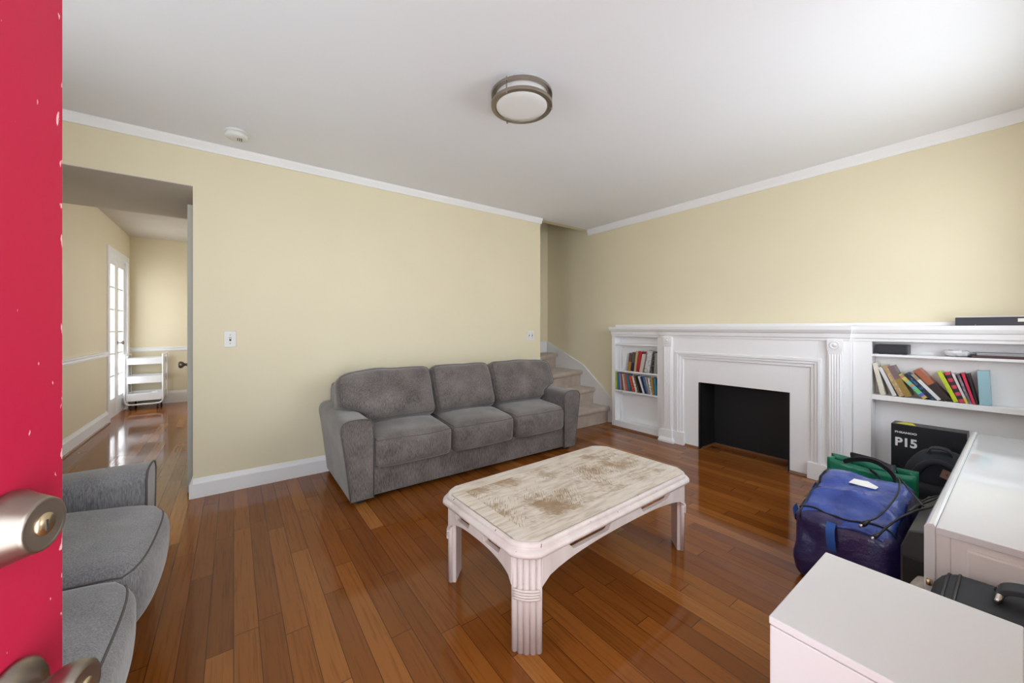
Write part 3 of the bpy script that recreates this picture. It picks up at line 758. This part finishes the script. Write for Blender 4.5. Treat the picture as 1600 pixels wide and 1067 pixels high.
for sx in (-1, 1):
    for sy in (-1, 1):
        mb = MB(); c = Vector((sx * (hx - .068), sy * (hy - .068)))
        diag = Vector((sx, sy)).normalized(); tan = Vector((-diag.y, diag.x))
        # core wedge behind the reeds
        core = [c + tan * .052 + diag * .012, c + tan * .052 - diag * .02, c - tan * .052 - diag * .02, c - tan * .052 + diag * .012]
        mb.prism([(p.x, p.y) for p in core], .0, .362, 'z')
        for k in range(5):
            u = (k - 2) * .0225; q = c + tan * u + diag * (.016 - .010 * (abs(k - 2) / 2) ** 2)
            mb.tube([(q.x, q.y, .0), (q.x, q.y, .362)], .0128, 12)
        leg = mb.build('leg', M_wash, ct)
        mb = MB()
        for z in (.205, .215, .225, .235):
            pts = [c + tan * u + diag * (.0315 - .012 * (abs(u) / .052) ** 2) for u in [(-.050 + .100 * i / 8) for i in range(9)]]
            mb.tube([(p.x, p.y, z) for p in pts], .005, 6)
        mb.build('band', M_wash, leg)

# ------------------------------------------------------------------ white furniture at the right
wc = thing('cabinet', 'plain white box cabinet close to the camera', 'cabinet', (.90, .0, 0))
mb = MB(); mb.box((.006, .002, .04), (.380, .316, .583)); mb.build('body', M_cab, wc, bevel=.003)
mb = MB(); mb.box((0, 0, .583), (.381, .317, .60)); mb.build('top', M_cab, wc, bevel=.003, seg=3)
mb = MB(); mb.box((.0005, .003, .05), (.006, .3155, .5815)); dr = mb.build('door', M_cab, wc, bevel=.003)
mb = MB(); mb.box((.02, .02, 0), (.36, .30, .04)); mb.build('plinth', M_cab, wc)

dk = thing('dresser', 'glossy white dresser with rounded edge rail against the front wall', 'dresser', (1.568, 0, 0))
LD = 1.565
mb = MB(); mb.box((.006, YF + .01, .06), (LD - .01, .145, .63)); mb.box((.004, .118, .04), (.05, .150, .63), 0); mb.build('carcass', M_deskend, dk, bevel=.003)
mb = MB()
tp = [(YF + .01, .63), (YF + .01, .65), (.130, .65), (.139, .6495), (.144, .6485), (.146, .6475), (.146, .63)]
mb.prism(tp, 0, LD, 'x', smooth=True); mb.build('top', M_desk, dk, bevel=.002)
mb = MB(); mb.prism([(.146, .10), (.146, .650), (.150, .657), (.158, .655), (.164, .650), (.168, .643), (.168, .10)], 0, LD + .005, 'x'); mb.build('edge_rail', M_desk, dk, bevel=.002)
mb = MB(); mb.box((-.004, YF + .03, .14), (.013, .092, .612)); mb.build('end_panel', M_deskend, dk, bevel=.005)
mb = MB(); mb.box((.02, YF + .03, 0), (LD - .03, .13, .06)); mb.build('plinth', M_deskend, dk)
mb = MB(); mb.tube([(-.006, .158, .485), (-.006, .158, .50)], .006, 10); mb.build('hinge', M_brass, dk)

sc = thing('suitcase', 'charcoal soft suitcase standing between the white box cabinet and the dresser', 'suitcase', (1.425, -.02, 0))
def dsuit(v, p):
    z = v.z + (.012 * (1 - p.x ** 2) * (1 - p.y ** 2) if p.z > 0 else 0); return (v.x, v.y, z)
mb = MB(); mb.rbox((.125, .165, .265), .05, 16, dsuit, M=T(0, 0, .295)); body = mb.build('body', M_suit, sc)
for y in (.118, .140):
    lp = [rb_map(Vector((math.cos(t) * 1.0, y / .165, math.sin(t))).lerp(Vector((max(-1, min(1, 1.6 * math.cos(t))), y / .165, max(-1, min(1, 1.6 * math.sin(t))))), 1.0), Vector((.125, .165, .265)), .05, dsuit) + Vector((0, 0, .295)) for t in [2 * math.pi * k / 40 for k in range(40)]]
    mb = MB(); mb.tube(lp, .0035, 6, closed=True); mb.build('zipper', M_rubber, body)
mb = MB(); hp = catmull([(.005, .055, .572), (.005, .045, .60), (.005, .0, .612), (.005, -.07, .612), (.005, -.115, .60), (.005, -.125, .572)], 6)
mb.ribbon(hp, (.05, 0, 0), .012); mb.build('handle', M_suit, sc, bevel=.004)
for y in (.058, -.128):
    mb = MB(); mb.tube([(-.03, y, .575), (-.028, y - .004, .588), (.0, y - .008, .594), (.034, y - .004, .588), (.036, y, .575)], .0055, 8); mb.build('buckle', M_chrome, sc)
for x, y in ((-.09, .12), (.09, .12), (-.09, -.13), (.09, -.13)):
    mb = MB(); mb.tube([(x - .012, y, .02), (x + .012, y, .02)], .02, 14); mb.build('wheel', M_rubber, sc)

# ------------------------------------------------------------------ bags and boxes
# black cardboard carton
bx = thing('carton', 'tall black cardboard carton printed P15 below the right bookshelf', 'box', (3.58, .37, 0), R(-1.0))
mb = MB(); mb.box((0, -.165, .0), (.12, .165, .56)); mb.build('box_body', M_card, bx, bevel=.002)
text('lettering', 'P15', .076, M_letter, bx, T(-.0012, .147, .418) @ FACE_X, offset=.0026, xs=.92)
text('lettering', 'PHEANOO', .017, M_letter, bx, T(-.0012, .147, .502) @ FACE_X, offset=.0006, xs=1.25)
mb = MB()   # printed picture of a speaker
mb.prism([(-.005, .40), (-.065, .372), (-.165, .385), (-.09, .412)][::1], -.0012, 0, 'x', 0)
mb.prism([(-.005, .40), (-.065, .372), (-.065, .27), (-.005, .30)], -.0012, 0, 'x', 1)
mb.prism([(-.067, .372), (-.165, .385), (-.165, .27), (-.067, .27)], -.0012, 0, 'x', 1)
mb.box((-.0016, -.067, .28), (-.001, -.064, .372), 2)
mb.prism([(.13, .30), (.0, .20), (.0, .195), (.13, .293)], -.0012, 0, 'x', 0)
mb.prism([(.08, .305), (.0, .25), (.0, .247), (.08, .300)], -.0012, 0, 'x', 0)
mb.build('printed_picture', [M_print, M_print2, M_letter], bx)
mb = MB(); mb.prism([(.02, .145), (.10, .12), (.09, .075), (.012, .05)], .5605, .5615, 'z'); mb.build('sticker', M_yellow, bx)

# navy backpack
bp = thing('backpack', 'navy black backpack with brown leather patch between carton and dresser', 'backpack', (3.30, .285, 0))
def dpack(v, p):
    x, y, z = v; k = 1 - .28 * smooth(.1, .25, z) * 1.0
    return (x * (1 - .25 * smooth(0, .25, z)), y * k, z + .01 * noise.noise(Vector((x * 8, y * 8, z * 8))))
mb = MB(); mb.rbox((.13, .145, .245), .09, 16, dpack, M=T(0, 0, .245)); pk = mb.build('body', M_pack, bp)
mb = MB(); arch = [(-.105 - .02 * math.sin(t), .120 * math.cos(t), .20 + .25 * math.sin(t)) for t in [math.pi * k / 16 for k in range(17)]]
mb.tube(arch, .018, 8); mb.build('rim', M_pack, bp)
mb = MB(); mb.rbox((.04, .115, .13), .035, 10, None, M=T(-.135, -.01, .19)); mb.build('front_pocket', M_pack, bp)
mb = MB(); Mp = T(-.142, -.055, .385) @ RY(14) @ RX(16); mb.box((-.004, -.055, -.024), (.004, .045, .024), 0, Mp); mb.box((-.0048, .02, -.006), (-.003, .026, .006), 1, Mp); mb.box((-.0048, -.004, -.006), (-.003, .002, .006), 1, Mp)
mb.build('leather_patch', [M_leather, M_dark], bp, bevel=.0015)
mb = MB(); mb.ribbon(catmull([(-.05, .05, .47), (-.06, .03, .512), (-.06, -.03, .512), (-.05, -.05, .47)], 6), (.03, 0, .008), .006); mb.build('strap', M_nylon, bp)
mb = MB(); mb.box((-.182, .045, .20), (-.174, .09, .235)); mb.build('zip_tab', M_leather, bp, bevel=.002)

# green tote
tote = thing('tote_bag', 'green woven plastic shopping tote with black handles behind the blue bag', 'bag', (2.94, .525, 0))
def tote_panel(x0, x1, zt, sgn):
    def fn(u, v):
        y = (.5 - u) * .36; z = .0 + v * zt
        x = x0 + (x1 - x0) * v + sgn * .018 * math.sin(u * math.pi) * (0.35 + .65 * v) + .006 * noise.noise(Vector((y * 12, z * 9, sgn)))
        return (x, y * (1 + .03 * v), z + .012 * v * (1 - 2 * abs(u - .5)) * -1 + .006 * (1 - u) * v)
    return fn
mb = MB(); mb.grid(tote_panel(-.05, -.035, .415, -1), 18, 14); mb.grid(tote_panel(.06, .055, .42, 1), 18, 14)
for e, s in ((0, 1), (1, -1)):
    fa, fb = tote_panel(-.05, -.035, .415, -1), tote_panel(.06, .055, .42, 1)
    def side(u, v, e=e, s=s):
        a, b = Vector(fa(e, v)), Vector(fb(e, v)); p = a.lerp(b, u); p.y += -s * .025 * math.sin(u * math.pi) * v; return tuple(p)
    mb.grid(side, 6, 14)
mb.box((-.05, -.178, 0), (.06, .178, .004))
tb = mb.build('bag_body', M_green, tote, recalc=False)
sol = tb.modifiers.new('solid', 'SOLIDIFY'); sol.thickness = .003; sol.offset = 0
mb = MB(); mb.ribbon(catmull([(-.048, .10, .405), (-.058, .09, .428), (-.068, .021, .457), (-.072, -.035, .459), (-.078, -.082, .435), (-.085, -.111, .40), (-.088, -.112, .363), (-.084, -.088, .338), (-.078, -.062, .356), (-.070, -.042, .388), (-.056, -.01, .402)], 6), [Vector((-.014, .012 * math.cos(k / 10), .024)).normalized() * .030 for k in range(61)], .004)
mb.build('handle', M_nylon, tote)
mb = MB(); mb.ribbon(catmull([(.055, .09, .40), (.04, .09, .44), (.0, .05, .452), (-.02, -.03, .45), (-.03, -.09, .435), (.0, -.105, .43), (.05, -.10, .40)], 6), (.016, .008, .026), .004)
mb.build('handle', M_nylon, tote)

# blue storage bag
bb = thing('storage_bag', 'big dark blue tarpaulin storage bag with glossy flap on the floor', 'bag', (2.455, .486, 0))
def dbag(v, p):
    x, y, z = v; t = (z + .165) / .33
    bul = 1 + .06 * math.sin(t * math.pi)
    x *= bul; y *= bul
    z += (.085 * smooth(-.25, .2, x) - .01) * t + .02 * (1 - p.x ** 2) * (1 - p.y ** 2) * t
    w = noise.noise(Vector((x * 7, y * 7, z * 7))) * .016 + noise.noise(Vector((x * 19, y * 19, z * 12))) * .006
    f = Vector((p.x, p.y, p.z * .6))
    return (x + f.x * w, y + f.y * w, z + w * .6 * t)
HBG = (.252, .176, .165)
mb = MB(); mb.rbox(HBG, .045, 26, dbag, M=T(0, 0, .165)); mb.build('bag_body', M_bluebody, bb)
def flap(u, v):
    px = -1.0 + 2.0 * u; py = 1 - 2 * v
    p = rb_map(Vector((px * .99, py * .99, 1)), Vector(HBG), .045, dbag)
    z = p.z + .165 + .006 + .028 * abs(noise.noise(Vector((p.x * 9 + p.y * 4, p.y * 5, 2)))) + .010 * abs(noise.noise(Vector((p.x * 26, p.y * 16 + p.x * 9, 5)))) + .028 * math.exp(-((u - .34 - .06 * math.sin(v * 4)) / .045) ** 2) * (.35 + .65 * math.sin(v * 3))
    ov = 1.03
    if u < .18: z -= .05 * ((.18 - u) / .18) ** 1.5 * (.6 + .4 * math.sin(v * 7))
    return (p.x * ov - .004, p.y * ov, z)
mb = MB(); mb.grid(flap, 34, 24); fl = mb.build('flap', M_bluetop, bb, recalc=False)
sol = fl.modifiers.new('solid', 'SOLIDIFY'); sol.thickness = .004; sol.offset = 1
def onflap(u, v, dz=.007): a = Vector(flap(u, v)); a.z += dz; return a
mb = MB(); mb.add([onflap(.62, .38), onflap(.69, .42), onflap(.71, .56), onflap(.66, .68), onflap(.62, .66), onflap(.60, .50)], [(0, 1, 2, 3, 4, 5)])
lb = mb.build('label_patch', M_paper, bb, recalc=False); s_ = lb.modifiers.new('solid', 'SOLIDIFY'); s_.thickness = .0012; s_.offset = 1
mb = MB(); mb.tube([onflap(u, .02 + .03 * math.sin(u * 8), .004) for u in [k / 16 for k in range(17)]], .004, 6); mb.tube([onflap(.1 + .02 * math.sin(v * 9), v, .004) for v in [k / 16 for k in range(17)]], .004, 6)
mb.build('zipper', M_rubber, bb)
mb = MB(); mb.ribbon(catmull([(-.262, .035, .315), (-.285, .035, .285), (-.292, .03, .235), (-.288, .028, .20)], 5), (0, .032, 0), .004); mb.build('strap', M_bluestrap, bb)
mb = MB(); mb.ribbon(catmull([(-.16, .195, .30), (-.14, .215, .26), (-.05, .232, .20), (.05, .225, .22), (.10, .205, .30), (.12, .19, .345)], 6), (.0, .008, .03), .004); mb.build('strap', M_bluestrap, bb)
mb = MB()   # small pale printed mark low on the front
for dy, dz, w, h in ((.0, .0, .022, .007), (-.004, .008, .008, .014), (-.032, .004, .014, .004), (-.05, .006, .008, .008), (-.064, .003, .012, .004)):
    mb.box((-.2615, -.085 + dy - w, .085 + dz), (-.2595, -.085 + dy, .085 + dz + h))
mb.build('printed_mark', M_brass, bb)

# dark speaker box with cables, against the dresser
sp = thing('subwoofer', 'charcoal speaker box with sloping top between the blue bag and dresser', 'speaker', (2.36, .232, 0))
mb = MB(); mb.prism([(.052, 0), (.052, .36), (.030, .43), (-.040, .445), (-.050, .43), (-.050, 0)], -.285, .21, 'x'); mb.build('speaker_body', M_device, sp, bevel=.005)
mb = MB(); mb.box((-.291, -.044, .06), (-.285, .046, .33)); mb.build('grille', M_rubber, sp, bevel=.002)
def cable(name, label, pts, r=.0035, plugs=()):
    c = thing(name, label, 'cable', pts[0])
    o = Vector(pts[0]); mb = MB(); mb.tube([p - o for p in catmull(pts, 8)], r, 8); mb.build('wire', M_rubber, c)
    for a, b, w, m in plugs:
        a, b = Vector(a) - o, Vector(b) - o; mb = MB(); mb.tube([a, a.lerp(b, .6), b], [w * .55, w, w], 8); pl = mb.build('plug', M_rubber, c)
        mb = MB(); e = (b - a).normalized(); mb.tube([b, b + e * .016], w * .62, 6); mb.build('plug_tip', m, pl)
    return c
cable('power_cable', 'black cable bundle draped over the sloping speaker top with white tipped plug', [(2.10, .345, .372), (2.15, .325, .40), (2.20, .298, .428), (2.27, .262, .448), (2.36, .225, .455), (2.46, .205, .458), (2.52, .222, .456), (2.46, .25, .452), (2.36, .272, .444), (2.26, .285, .436), (2.34, .262, .452), (2.44, .235, .456), (2.54, .215, .458)], .004,
      [((2.10, .345, .372), (2.07, .357, .362), .008, M_chrome)])
cable('usb_cable', 'thin black cable looping up from the blue flap with a dark plug', [(2.205, .395, .372), (2.25, .375, .385), (2.34, .352, .42), (2.43, .340, .455), (2.50, .345, .488), (2.53, .358, .495), (2.545, .340, .475), (2.51, .315, .452), (2.42, .28, .452), (2.32, .25, .457)], .0035,
      [((2.205, .395, .372), (2.165, .410, .360), .010, M_chrome)])
# folded rug leaning on the dresser side
rg = tag(MB().rbox((.23, .032, .145), .03, 10, lambda v, p: (v.x, v.y + .02 * (v.z / .145) * -1 + .006 * noise.noise(v * 12), v.z + .012 * noise.noise(Vector((v.x * 9, 0, 1)))), M=T(0, 0, .15)).build('rug', M_rug, None, loc=(1.825, .235, 0)),
         'folded beige woven rug leaning on the dresser beside the suitcase', 'rug')

# ------------------------------------------------------------------ things on the shelves
sb = thing('soundbar', 'long black soundbar lying on the mantel at the far right', 'soundbar', (3.755, .03, 1.243))
sb.location.z = 1.2172
mb = MB(); mb.box((-.04, -.22, .0), (.040, .232, .052)); mb.build('bar_body', M_elec, sb, bevel=.003)
mb = MB(); mb.box((-.041, -.22, .052), (.040, .233, .056)); mb.build('top_plate', M_plate, sb)
mb = MB(); mb.box((-.0408, -.09, .022), (-.0398, -.008, .042)); mb.build('sticker', M_paper, sb)
for y in (.15, -.045):
    mb = MB(); mb.lathe([(.003, 0), (0, .002)], 8, M=T(-.04, y, .005) @ RY(-90)); mb.build('screw', M_chrome, sb)
sk = thing('speaker', 'small black box speaker on the top shelf above the leaning books', 'speaker', (3.81, .558, 1.015))
mb = MB(); mb.box((-.05, -.082, .003), (.05, .082, .070)); mb.build('speaker_body', M_elec, sk, bevel=.004)
mb = MB(); mb.box((-.053, -.076, .009), (-.049, .076, .064)); mb.build('grille', M_card, sk, bevel=.002)
for y in (-.06, .06):
    mb = MB(); mb.box((-.04, y - .01, 0), (.04, y + .01, .004)); mb.build('foot', M_rubber, sk)
M_film = mat('clear_grey_film', (0.62, 0.62, 0.64), 0.12)
pb = thing('plastic_pouch', 'crumpled clear plastic pouch on the top shelf', 'pouch', (3.80, .262, 1.015))
def dpouch(v, p): return (v.x + .006 * noise.noise(v * 40), v.y + .008 * noise.noise(v * 31 + Vector((3, 0, 0))), v.z + .008 * noise.noise(Vector((v.x * 45, v.y * 45, 1))))
mb = MB(); mb.rbox((.045, .055, .018), .016, 12, dpouch, M=T(0, 0, .022)); mb.build('pouch_body', M_film, pb)
mb = MB(); mb.box((-.044, -.028, .026), (-.030, .030, .040), 0, RX(-6)); mb.build('label', M_paper, pb, bevel=.001)
magcols = [((.05, .05, .055), .30), ((.17, .05, .04), .28), ((.05, .055, .06), .31), ((.55, .55, .56), .26), ((.30, .32, .36), .30), ((.62, .62, .62), .24), ((.20, .21, .22), .27)]
magname = ['black folder at the bottom of the paper stack on the top shelf', 'dark red magazine second from the bottom of the paper stack', 'black magazine above the dark red one in the paper stack', 'pale grey booklet halfway up the paper stack', 'blue grey magazine above the pale booklet in the paper stack', 'white leaflet just under the top of the paper stack', 'dark grey leaflet topmost on the paper stack']
z = 1.015
for (c, w), nm in zip(magcols, magname):
    mm = mat('print_cover', c, 0.35); th = .0055 if c[0] < .2 else .004
    o = tag(MB().box((-.05, -w / 2, 0), (.05, w / 2, th)).build('magazine', mm, None, bevel=.0012, loc=(3.80 + random.uniform(-.006, .004), .055 + random.uniform(-.012, .012), z), rot=(0, 0, R(random.uniform(-2, 2)))), nm, 'magazine', 'papers stacked on the top shelf')
    z += th + .0003

def cover_mat(c, style=None, c2=None, c3=None):
    m = mat('book_cover', c, 0.35)
    if style:
        t = NT(m); v = t.coord(); sp_ = t.n('ShaderNodeSeparateXYZ'); t.l(v, sp_.inputs[0]); zz = sp_.outputs[2]
        if style == 'bands':
            f = t.math('FRACT', t.math('MULTIPLY', zz, 18.0)); w_ = t.n('ShaderNodeTexWhiteNoise', noise_dimensions='1D'); t.l(t.math('FLOOR', t.math('MULTIPLY', zz, 54.0)), w_.inputs['W'])
            x = t.n('ShaderNodeHueSaturation'); x.inputs['Color'].default_value = (.60, .20, .13, 1); t.l(w_.outputs['Value'], x.inputs['Hue']); t.l(x.outputs[0], t.b.inputs['Base Color'])
        elif style == 'check':
            f = t.math('GREATER_THAN', t.math('FRACT', t.math('MULTIPLY', zz, 22.0)), .5); t.l(t.mix(f, c, c2), t.b.inputs['Base Color'])
        elif style == 'split':
            f = t.math('GREATER_THAN', zz, c3); t.l(t.mix(f, c, c2), t.b.inputs['Base Color'])
        elif style == 'mottle':
            f = t.math('GREATER_THAN', t.noise(t.scale(v, (60, 60, 40)), 1.0, 2), .55); t.l(t.mix(f, c, c2), t.b.inputs['Base Color'])
    return m
def book(label, x0, y, z, ang, t, h, d, m, group):
    """ang > 0 leans the top towards +y and rests on the +y lower corner; ang < 0 the other way"""
    root = bpy.data.objects.new('book', None)
    mb = MB(); s0 = -t if ang >= 0 else 0; e = .0018
    mb.box((0, s0, 0), (e, s0 + t, h)); mb.box((e, s0, 0), (d, s0 + e, h)); mb.box((e, s0 + t - e, 0), (d, s0 + t, h))
    o = mb.build('book', m, None, bevel=.0008, loc=(x0, y, z), rot=(R(-ang), 0, 0))
    bpy.data.objects.remove(root)
    tag(o, label, 'book', group)
    mb = MB(); mb.box((e, s0 + e, .003), (d - .003, s0 + t - e, h - .003)); mb.build('pages', M_page, o)
    return o
ZR, XB = .7205, 3.752
g = 'books on the wide right bookcase'
RB = [
 ('cream white book leaning at the left end of the right bookshelf', .615, 11, .026, .232, .105, cover_mat((.75, .72, .60), 'mottle', (.70, .66, .50))),
 ('thin white book between the cream and the gold books', .552, 21, .021, .210, .10, cover_mat((.72, .72, .72))),
 ('gold spined thick book third from the left on the right bookshelf', .519, 23, .026, .228, .10, cover_mat((.46, .31, .15), 'mottle', (.60, .44, .24))),
 ('dark gold and purple book leaning against the gold spine', .489, 24, .034, .225, .10, cover_mat((.34, .22, .05), 'split', (.20, .13, .13), .13)),
 ('book with many coloured blocks on its spine', .404, 39, .024, .196, .10, cover_mat((.6, .3, .2), 'bands')),
 ('dark blue book with a patterned spine right of the coloured blocks', .368, 39, .020, .205, .10, cover_mat((.01, .015, .03), 'mottle', (.03, .16, .35))),
 ('white and tan book under the large red brown book', .340, 38, .020, .203, .10, cover_mat((.74, .74, .74), 'split', (.36, .29, .22), .155)),
 ('large thick book in red brown fading to black', .311, 37, .035, .234, .105, cover_mat((.035, .022, .022), 'split', (.42, .13, .06), .12)),
 ('lime green paperback leaning at the middle of the right bookshelf', .270, 21, .021, .203, .10, cover_mat((.56, .66, .02), 'mottle', (.50, .60, .05))),
 ('pink and black banded paperback right of the lime one', .245, 19.5, .022, .199, .10, cover_mat((.62, .05, .10), 'check', (.025, .02, .025))),
 ('white paperback with grey flowers and a yellow foot', .221, 18, .012, .194, .10, cover_mat((.70, .55, .08), 'split', (.66, .63, .60), .035)),
 ('grey purple paperback left of the pink one', .207, 16, .012, .191, .10, cover_mat((.14, .12, .14), 'mottle', (.30, .27, .30))),
 ('plain pink red paperback beside the thin black book', .1925, 14, .0125, .198, .10, cover_mat((.66, .035, .09))),
 ('thin black book squeezed beside the pale blue volume', .1785, 11, .009, .195, .10, cover_mat((.012, .014, .016))),
 ('pale blue thick upright volume ending the right book row', .166, 2.5, .047, .214, .105, cover_mat((.33, .55, .62))),
]
for lab, y, a, t, h, d, m in RB: book(lab, XB, y, ZR, a, t, h, d, m, g)
g = 'books on the upper shelf of the narrow bookcase'
ZL1 = .6975
L1 = [
 ('grey white hardback starting the upper row of the narrow bookcase', 2.793, -9, .026, .205, cover_mat((.42, .45, .46))),
 ('brown book with an orange foot in the upper left row', 2.748, -7, .036, .212, cover_mat((.50, .22, .04), 'split', (.12, .06, .05), .11)),
 ('grey topped navy book in the upper left row', 2.706, -6, .034, .223, cover_mat((.015, .02, .05), 'split', (.10, .095, .09), .10)),
 ('tan book left of the red one', 2.671, -7, .029, .236, cover_mat((.52, .34, .17))),
 ('bright red hardback in the upper left row', 2.633, -10, .032, .238, cover_mat((.45, .02, .035))),
 ('cream book with maroon cap right of the red hardback', 2.583, -11, .043, .208, cover_mat((.60, .52, .44))),
 ('thick white and grey dust jacketed book in the upper left row', 2.502, -11.5, .062, .248, cover_mat((.62, .62, .63), 'mottle', (.36, .36, .38))),
 ('black patterned book next to the thick dust jacketed one', 2.449, -6, .026, .240, cover_mat((.02, .018, .018), 'mottle', (.20, .18, .17))),
 ('grey book at the right end of the upper left row', 2.404, -4, .036, .226, cover_mat((.28, .29, .28))),
]
for lab, y, a, t, h, m in L1: book(lab, XB, y, ZL1, a, t, h, .095, m, g)
g = 'paperbacks on the lower shelf of the narrow bookcase'
ZL2 = .4575
L2 = [
 ('lime green paperback at the left end of the lower row', 2.958, 1, .018, .204, (.50, .58, .02)), ('blue thick paperback second in the lower row', 2.931, 1.5, .029, .204, (.05, .17, .30)),
 ('lavender paperback third in the lower row', 2.892, 4, .019, .202, (.30, .29, .45)), ('rust brown paperback right of the lavender one', 2.862, 7, .019, .198, (.25, .07, .05)),
 ('thin white paperback between rust and orange spines', 2.837, 8.5, .018, .199, (.55, .55, .54)), ('orange red paperback left of the teal one', 2.808, 11, .029, .199, (.50, .13, .07)),
 ('teal paperback leaning in the lower row', 2.765, 14, .028, .198, (.04, .21, .27)), ('red and white mottled paperback right of the teal one', 2.722, 14.5, .030, .190, (.48, .05, .03)),
 ('white paperback with brown specks after the mottled red one', 2.676, 15.5, .023, .194, (.62, .57, .50)), ('narrow brown paperback beside black spines in the lower row', 2.646, 16.5, .018, .199, (.16, .09, .04)),
 ('black thick paperback in the middle of the lower row', 2.616, 19, .029, .197, (.014, .014, .016)), ('bright white leaning paperback right of the black one', 2.577, 20, .021, .201, (.74, .74, .75)),
 ('navy paperback right of the bright white one', 2.549, 18.5, .020, .197, (.02, .03, .10)), ('mid blue paperback next to the navy spine', 2.524, 17.5, .020, .198, (.10, .18, .32)),
 ('grey paperback near the right of the lower row', 2.501, 16, .018, .197, (.38, .36, .34)), ('black and white paperback left of the ochre one', 2.479, 12, .020, .186, (.58, .58, .58)),
 ('ochre yellow paperback near the right end of the lower row', 2.455, 9, .022, .192, (.40, .24, .06)), ('turquoise paperback at the right end of the lower row', 2.427, 4, .023, .183, (.05, .25, .37)),
]
for lab, y, a, t, h, c in L2:
    m = cover_mat(c, 'mottle', tuple(min(1, k * 1.7 + .05) for k in c)) if 'mottled' in lab or 'specks' in lab or 'black and white' in lab else cover_mat(c)
    book(lab, XB, y, ZL2, a, t, h, .095, m, g)

# ------------------------------------------------------------------ utility trolley in the far room
tr = thing('utility_trolley', 'white three tier utility trolley on casters in the far room corner', 'trolley', (-1.065, 7.93, 0))
wx, wy = .205, .20
for sx in (-1, 1):
    x = sx * wx
    mb = MB(); mb.tube(catmull([(x, -wy, .10), (x, -wy, .74), (x, -wy + .035, .80), (x, 0, .805), (x, wy - .035, .80), (x, wy, .74), (x, wy, .10)], 6), .011, 10); mb.build('side_frame', M_whitemetal, tr)
for sy in (-1, 1):
    y = sy * wy
    mb = MB(); mb.tube(catmull([(-wx, y, .20), (-wx + .005, y, .12), (-wx + .05, y, .082), (0, y, .080), (wx - .05, y, .082), (wx - .005, y, .12), (wx, y, .20)], 6), .011, 10); mb.build('bottom_tube', M_whitemetal, tr)
for z0, hgt in ((.665, .095), (.39, .105), (.13, .11)):
    mb = MB(); t = .006; X, Y = wx - .012, wy - .004
    mb.box((-X, -Y, z0), (X, Y, z0 + t)); mb.box((-X, -Y, z0), (X, -Y + t, z0 + hgt)); mb.box((-X, Y - t, z0), (X, Y, z0 + hgt)); mb.box((-X, -Y, z0), (-X + t, Y, z0 + hgt)); mb.box((X - t, -Y, z0), (X, Y, z0 + hgt))
    mb.build('tray', M_whitemetal, tr, bevel=.003)
for sx in (-1, 1):
    for sy in (-1, 1):
        x, y = sx * (wx - .06), sy * (wy - .02)
        mb = MB(); mb.tube([(x - .009, y, .028), (x + .009, y, .028)], .028, 16); mb.tube([(x, y, .03), (x, y, .085)], .008, 8); mb.build('caster', M_rubber, tr)
tag(MB().box((-.03, -.004, 0), (.03, .004, .12)).build('paper_card', M_paper, None, bevel=.001, loc=(-.945, 7.80, .1375), rot=(R(-12), R(-9), R(8))), 'white card standing in the bottom tray of the trolley', 'card')
tag(MB().rbox((.022, .014, .016), .006, 6).build('clip', M_rubber, None, loc=(-1.0, 7.75, .6875)), 'small black clip in the top tray of the trolley', 'clip')
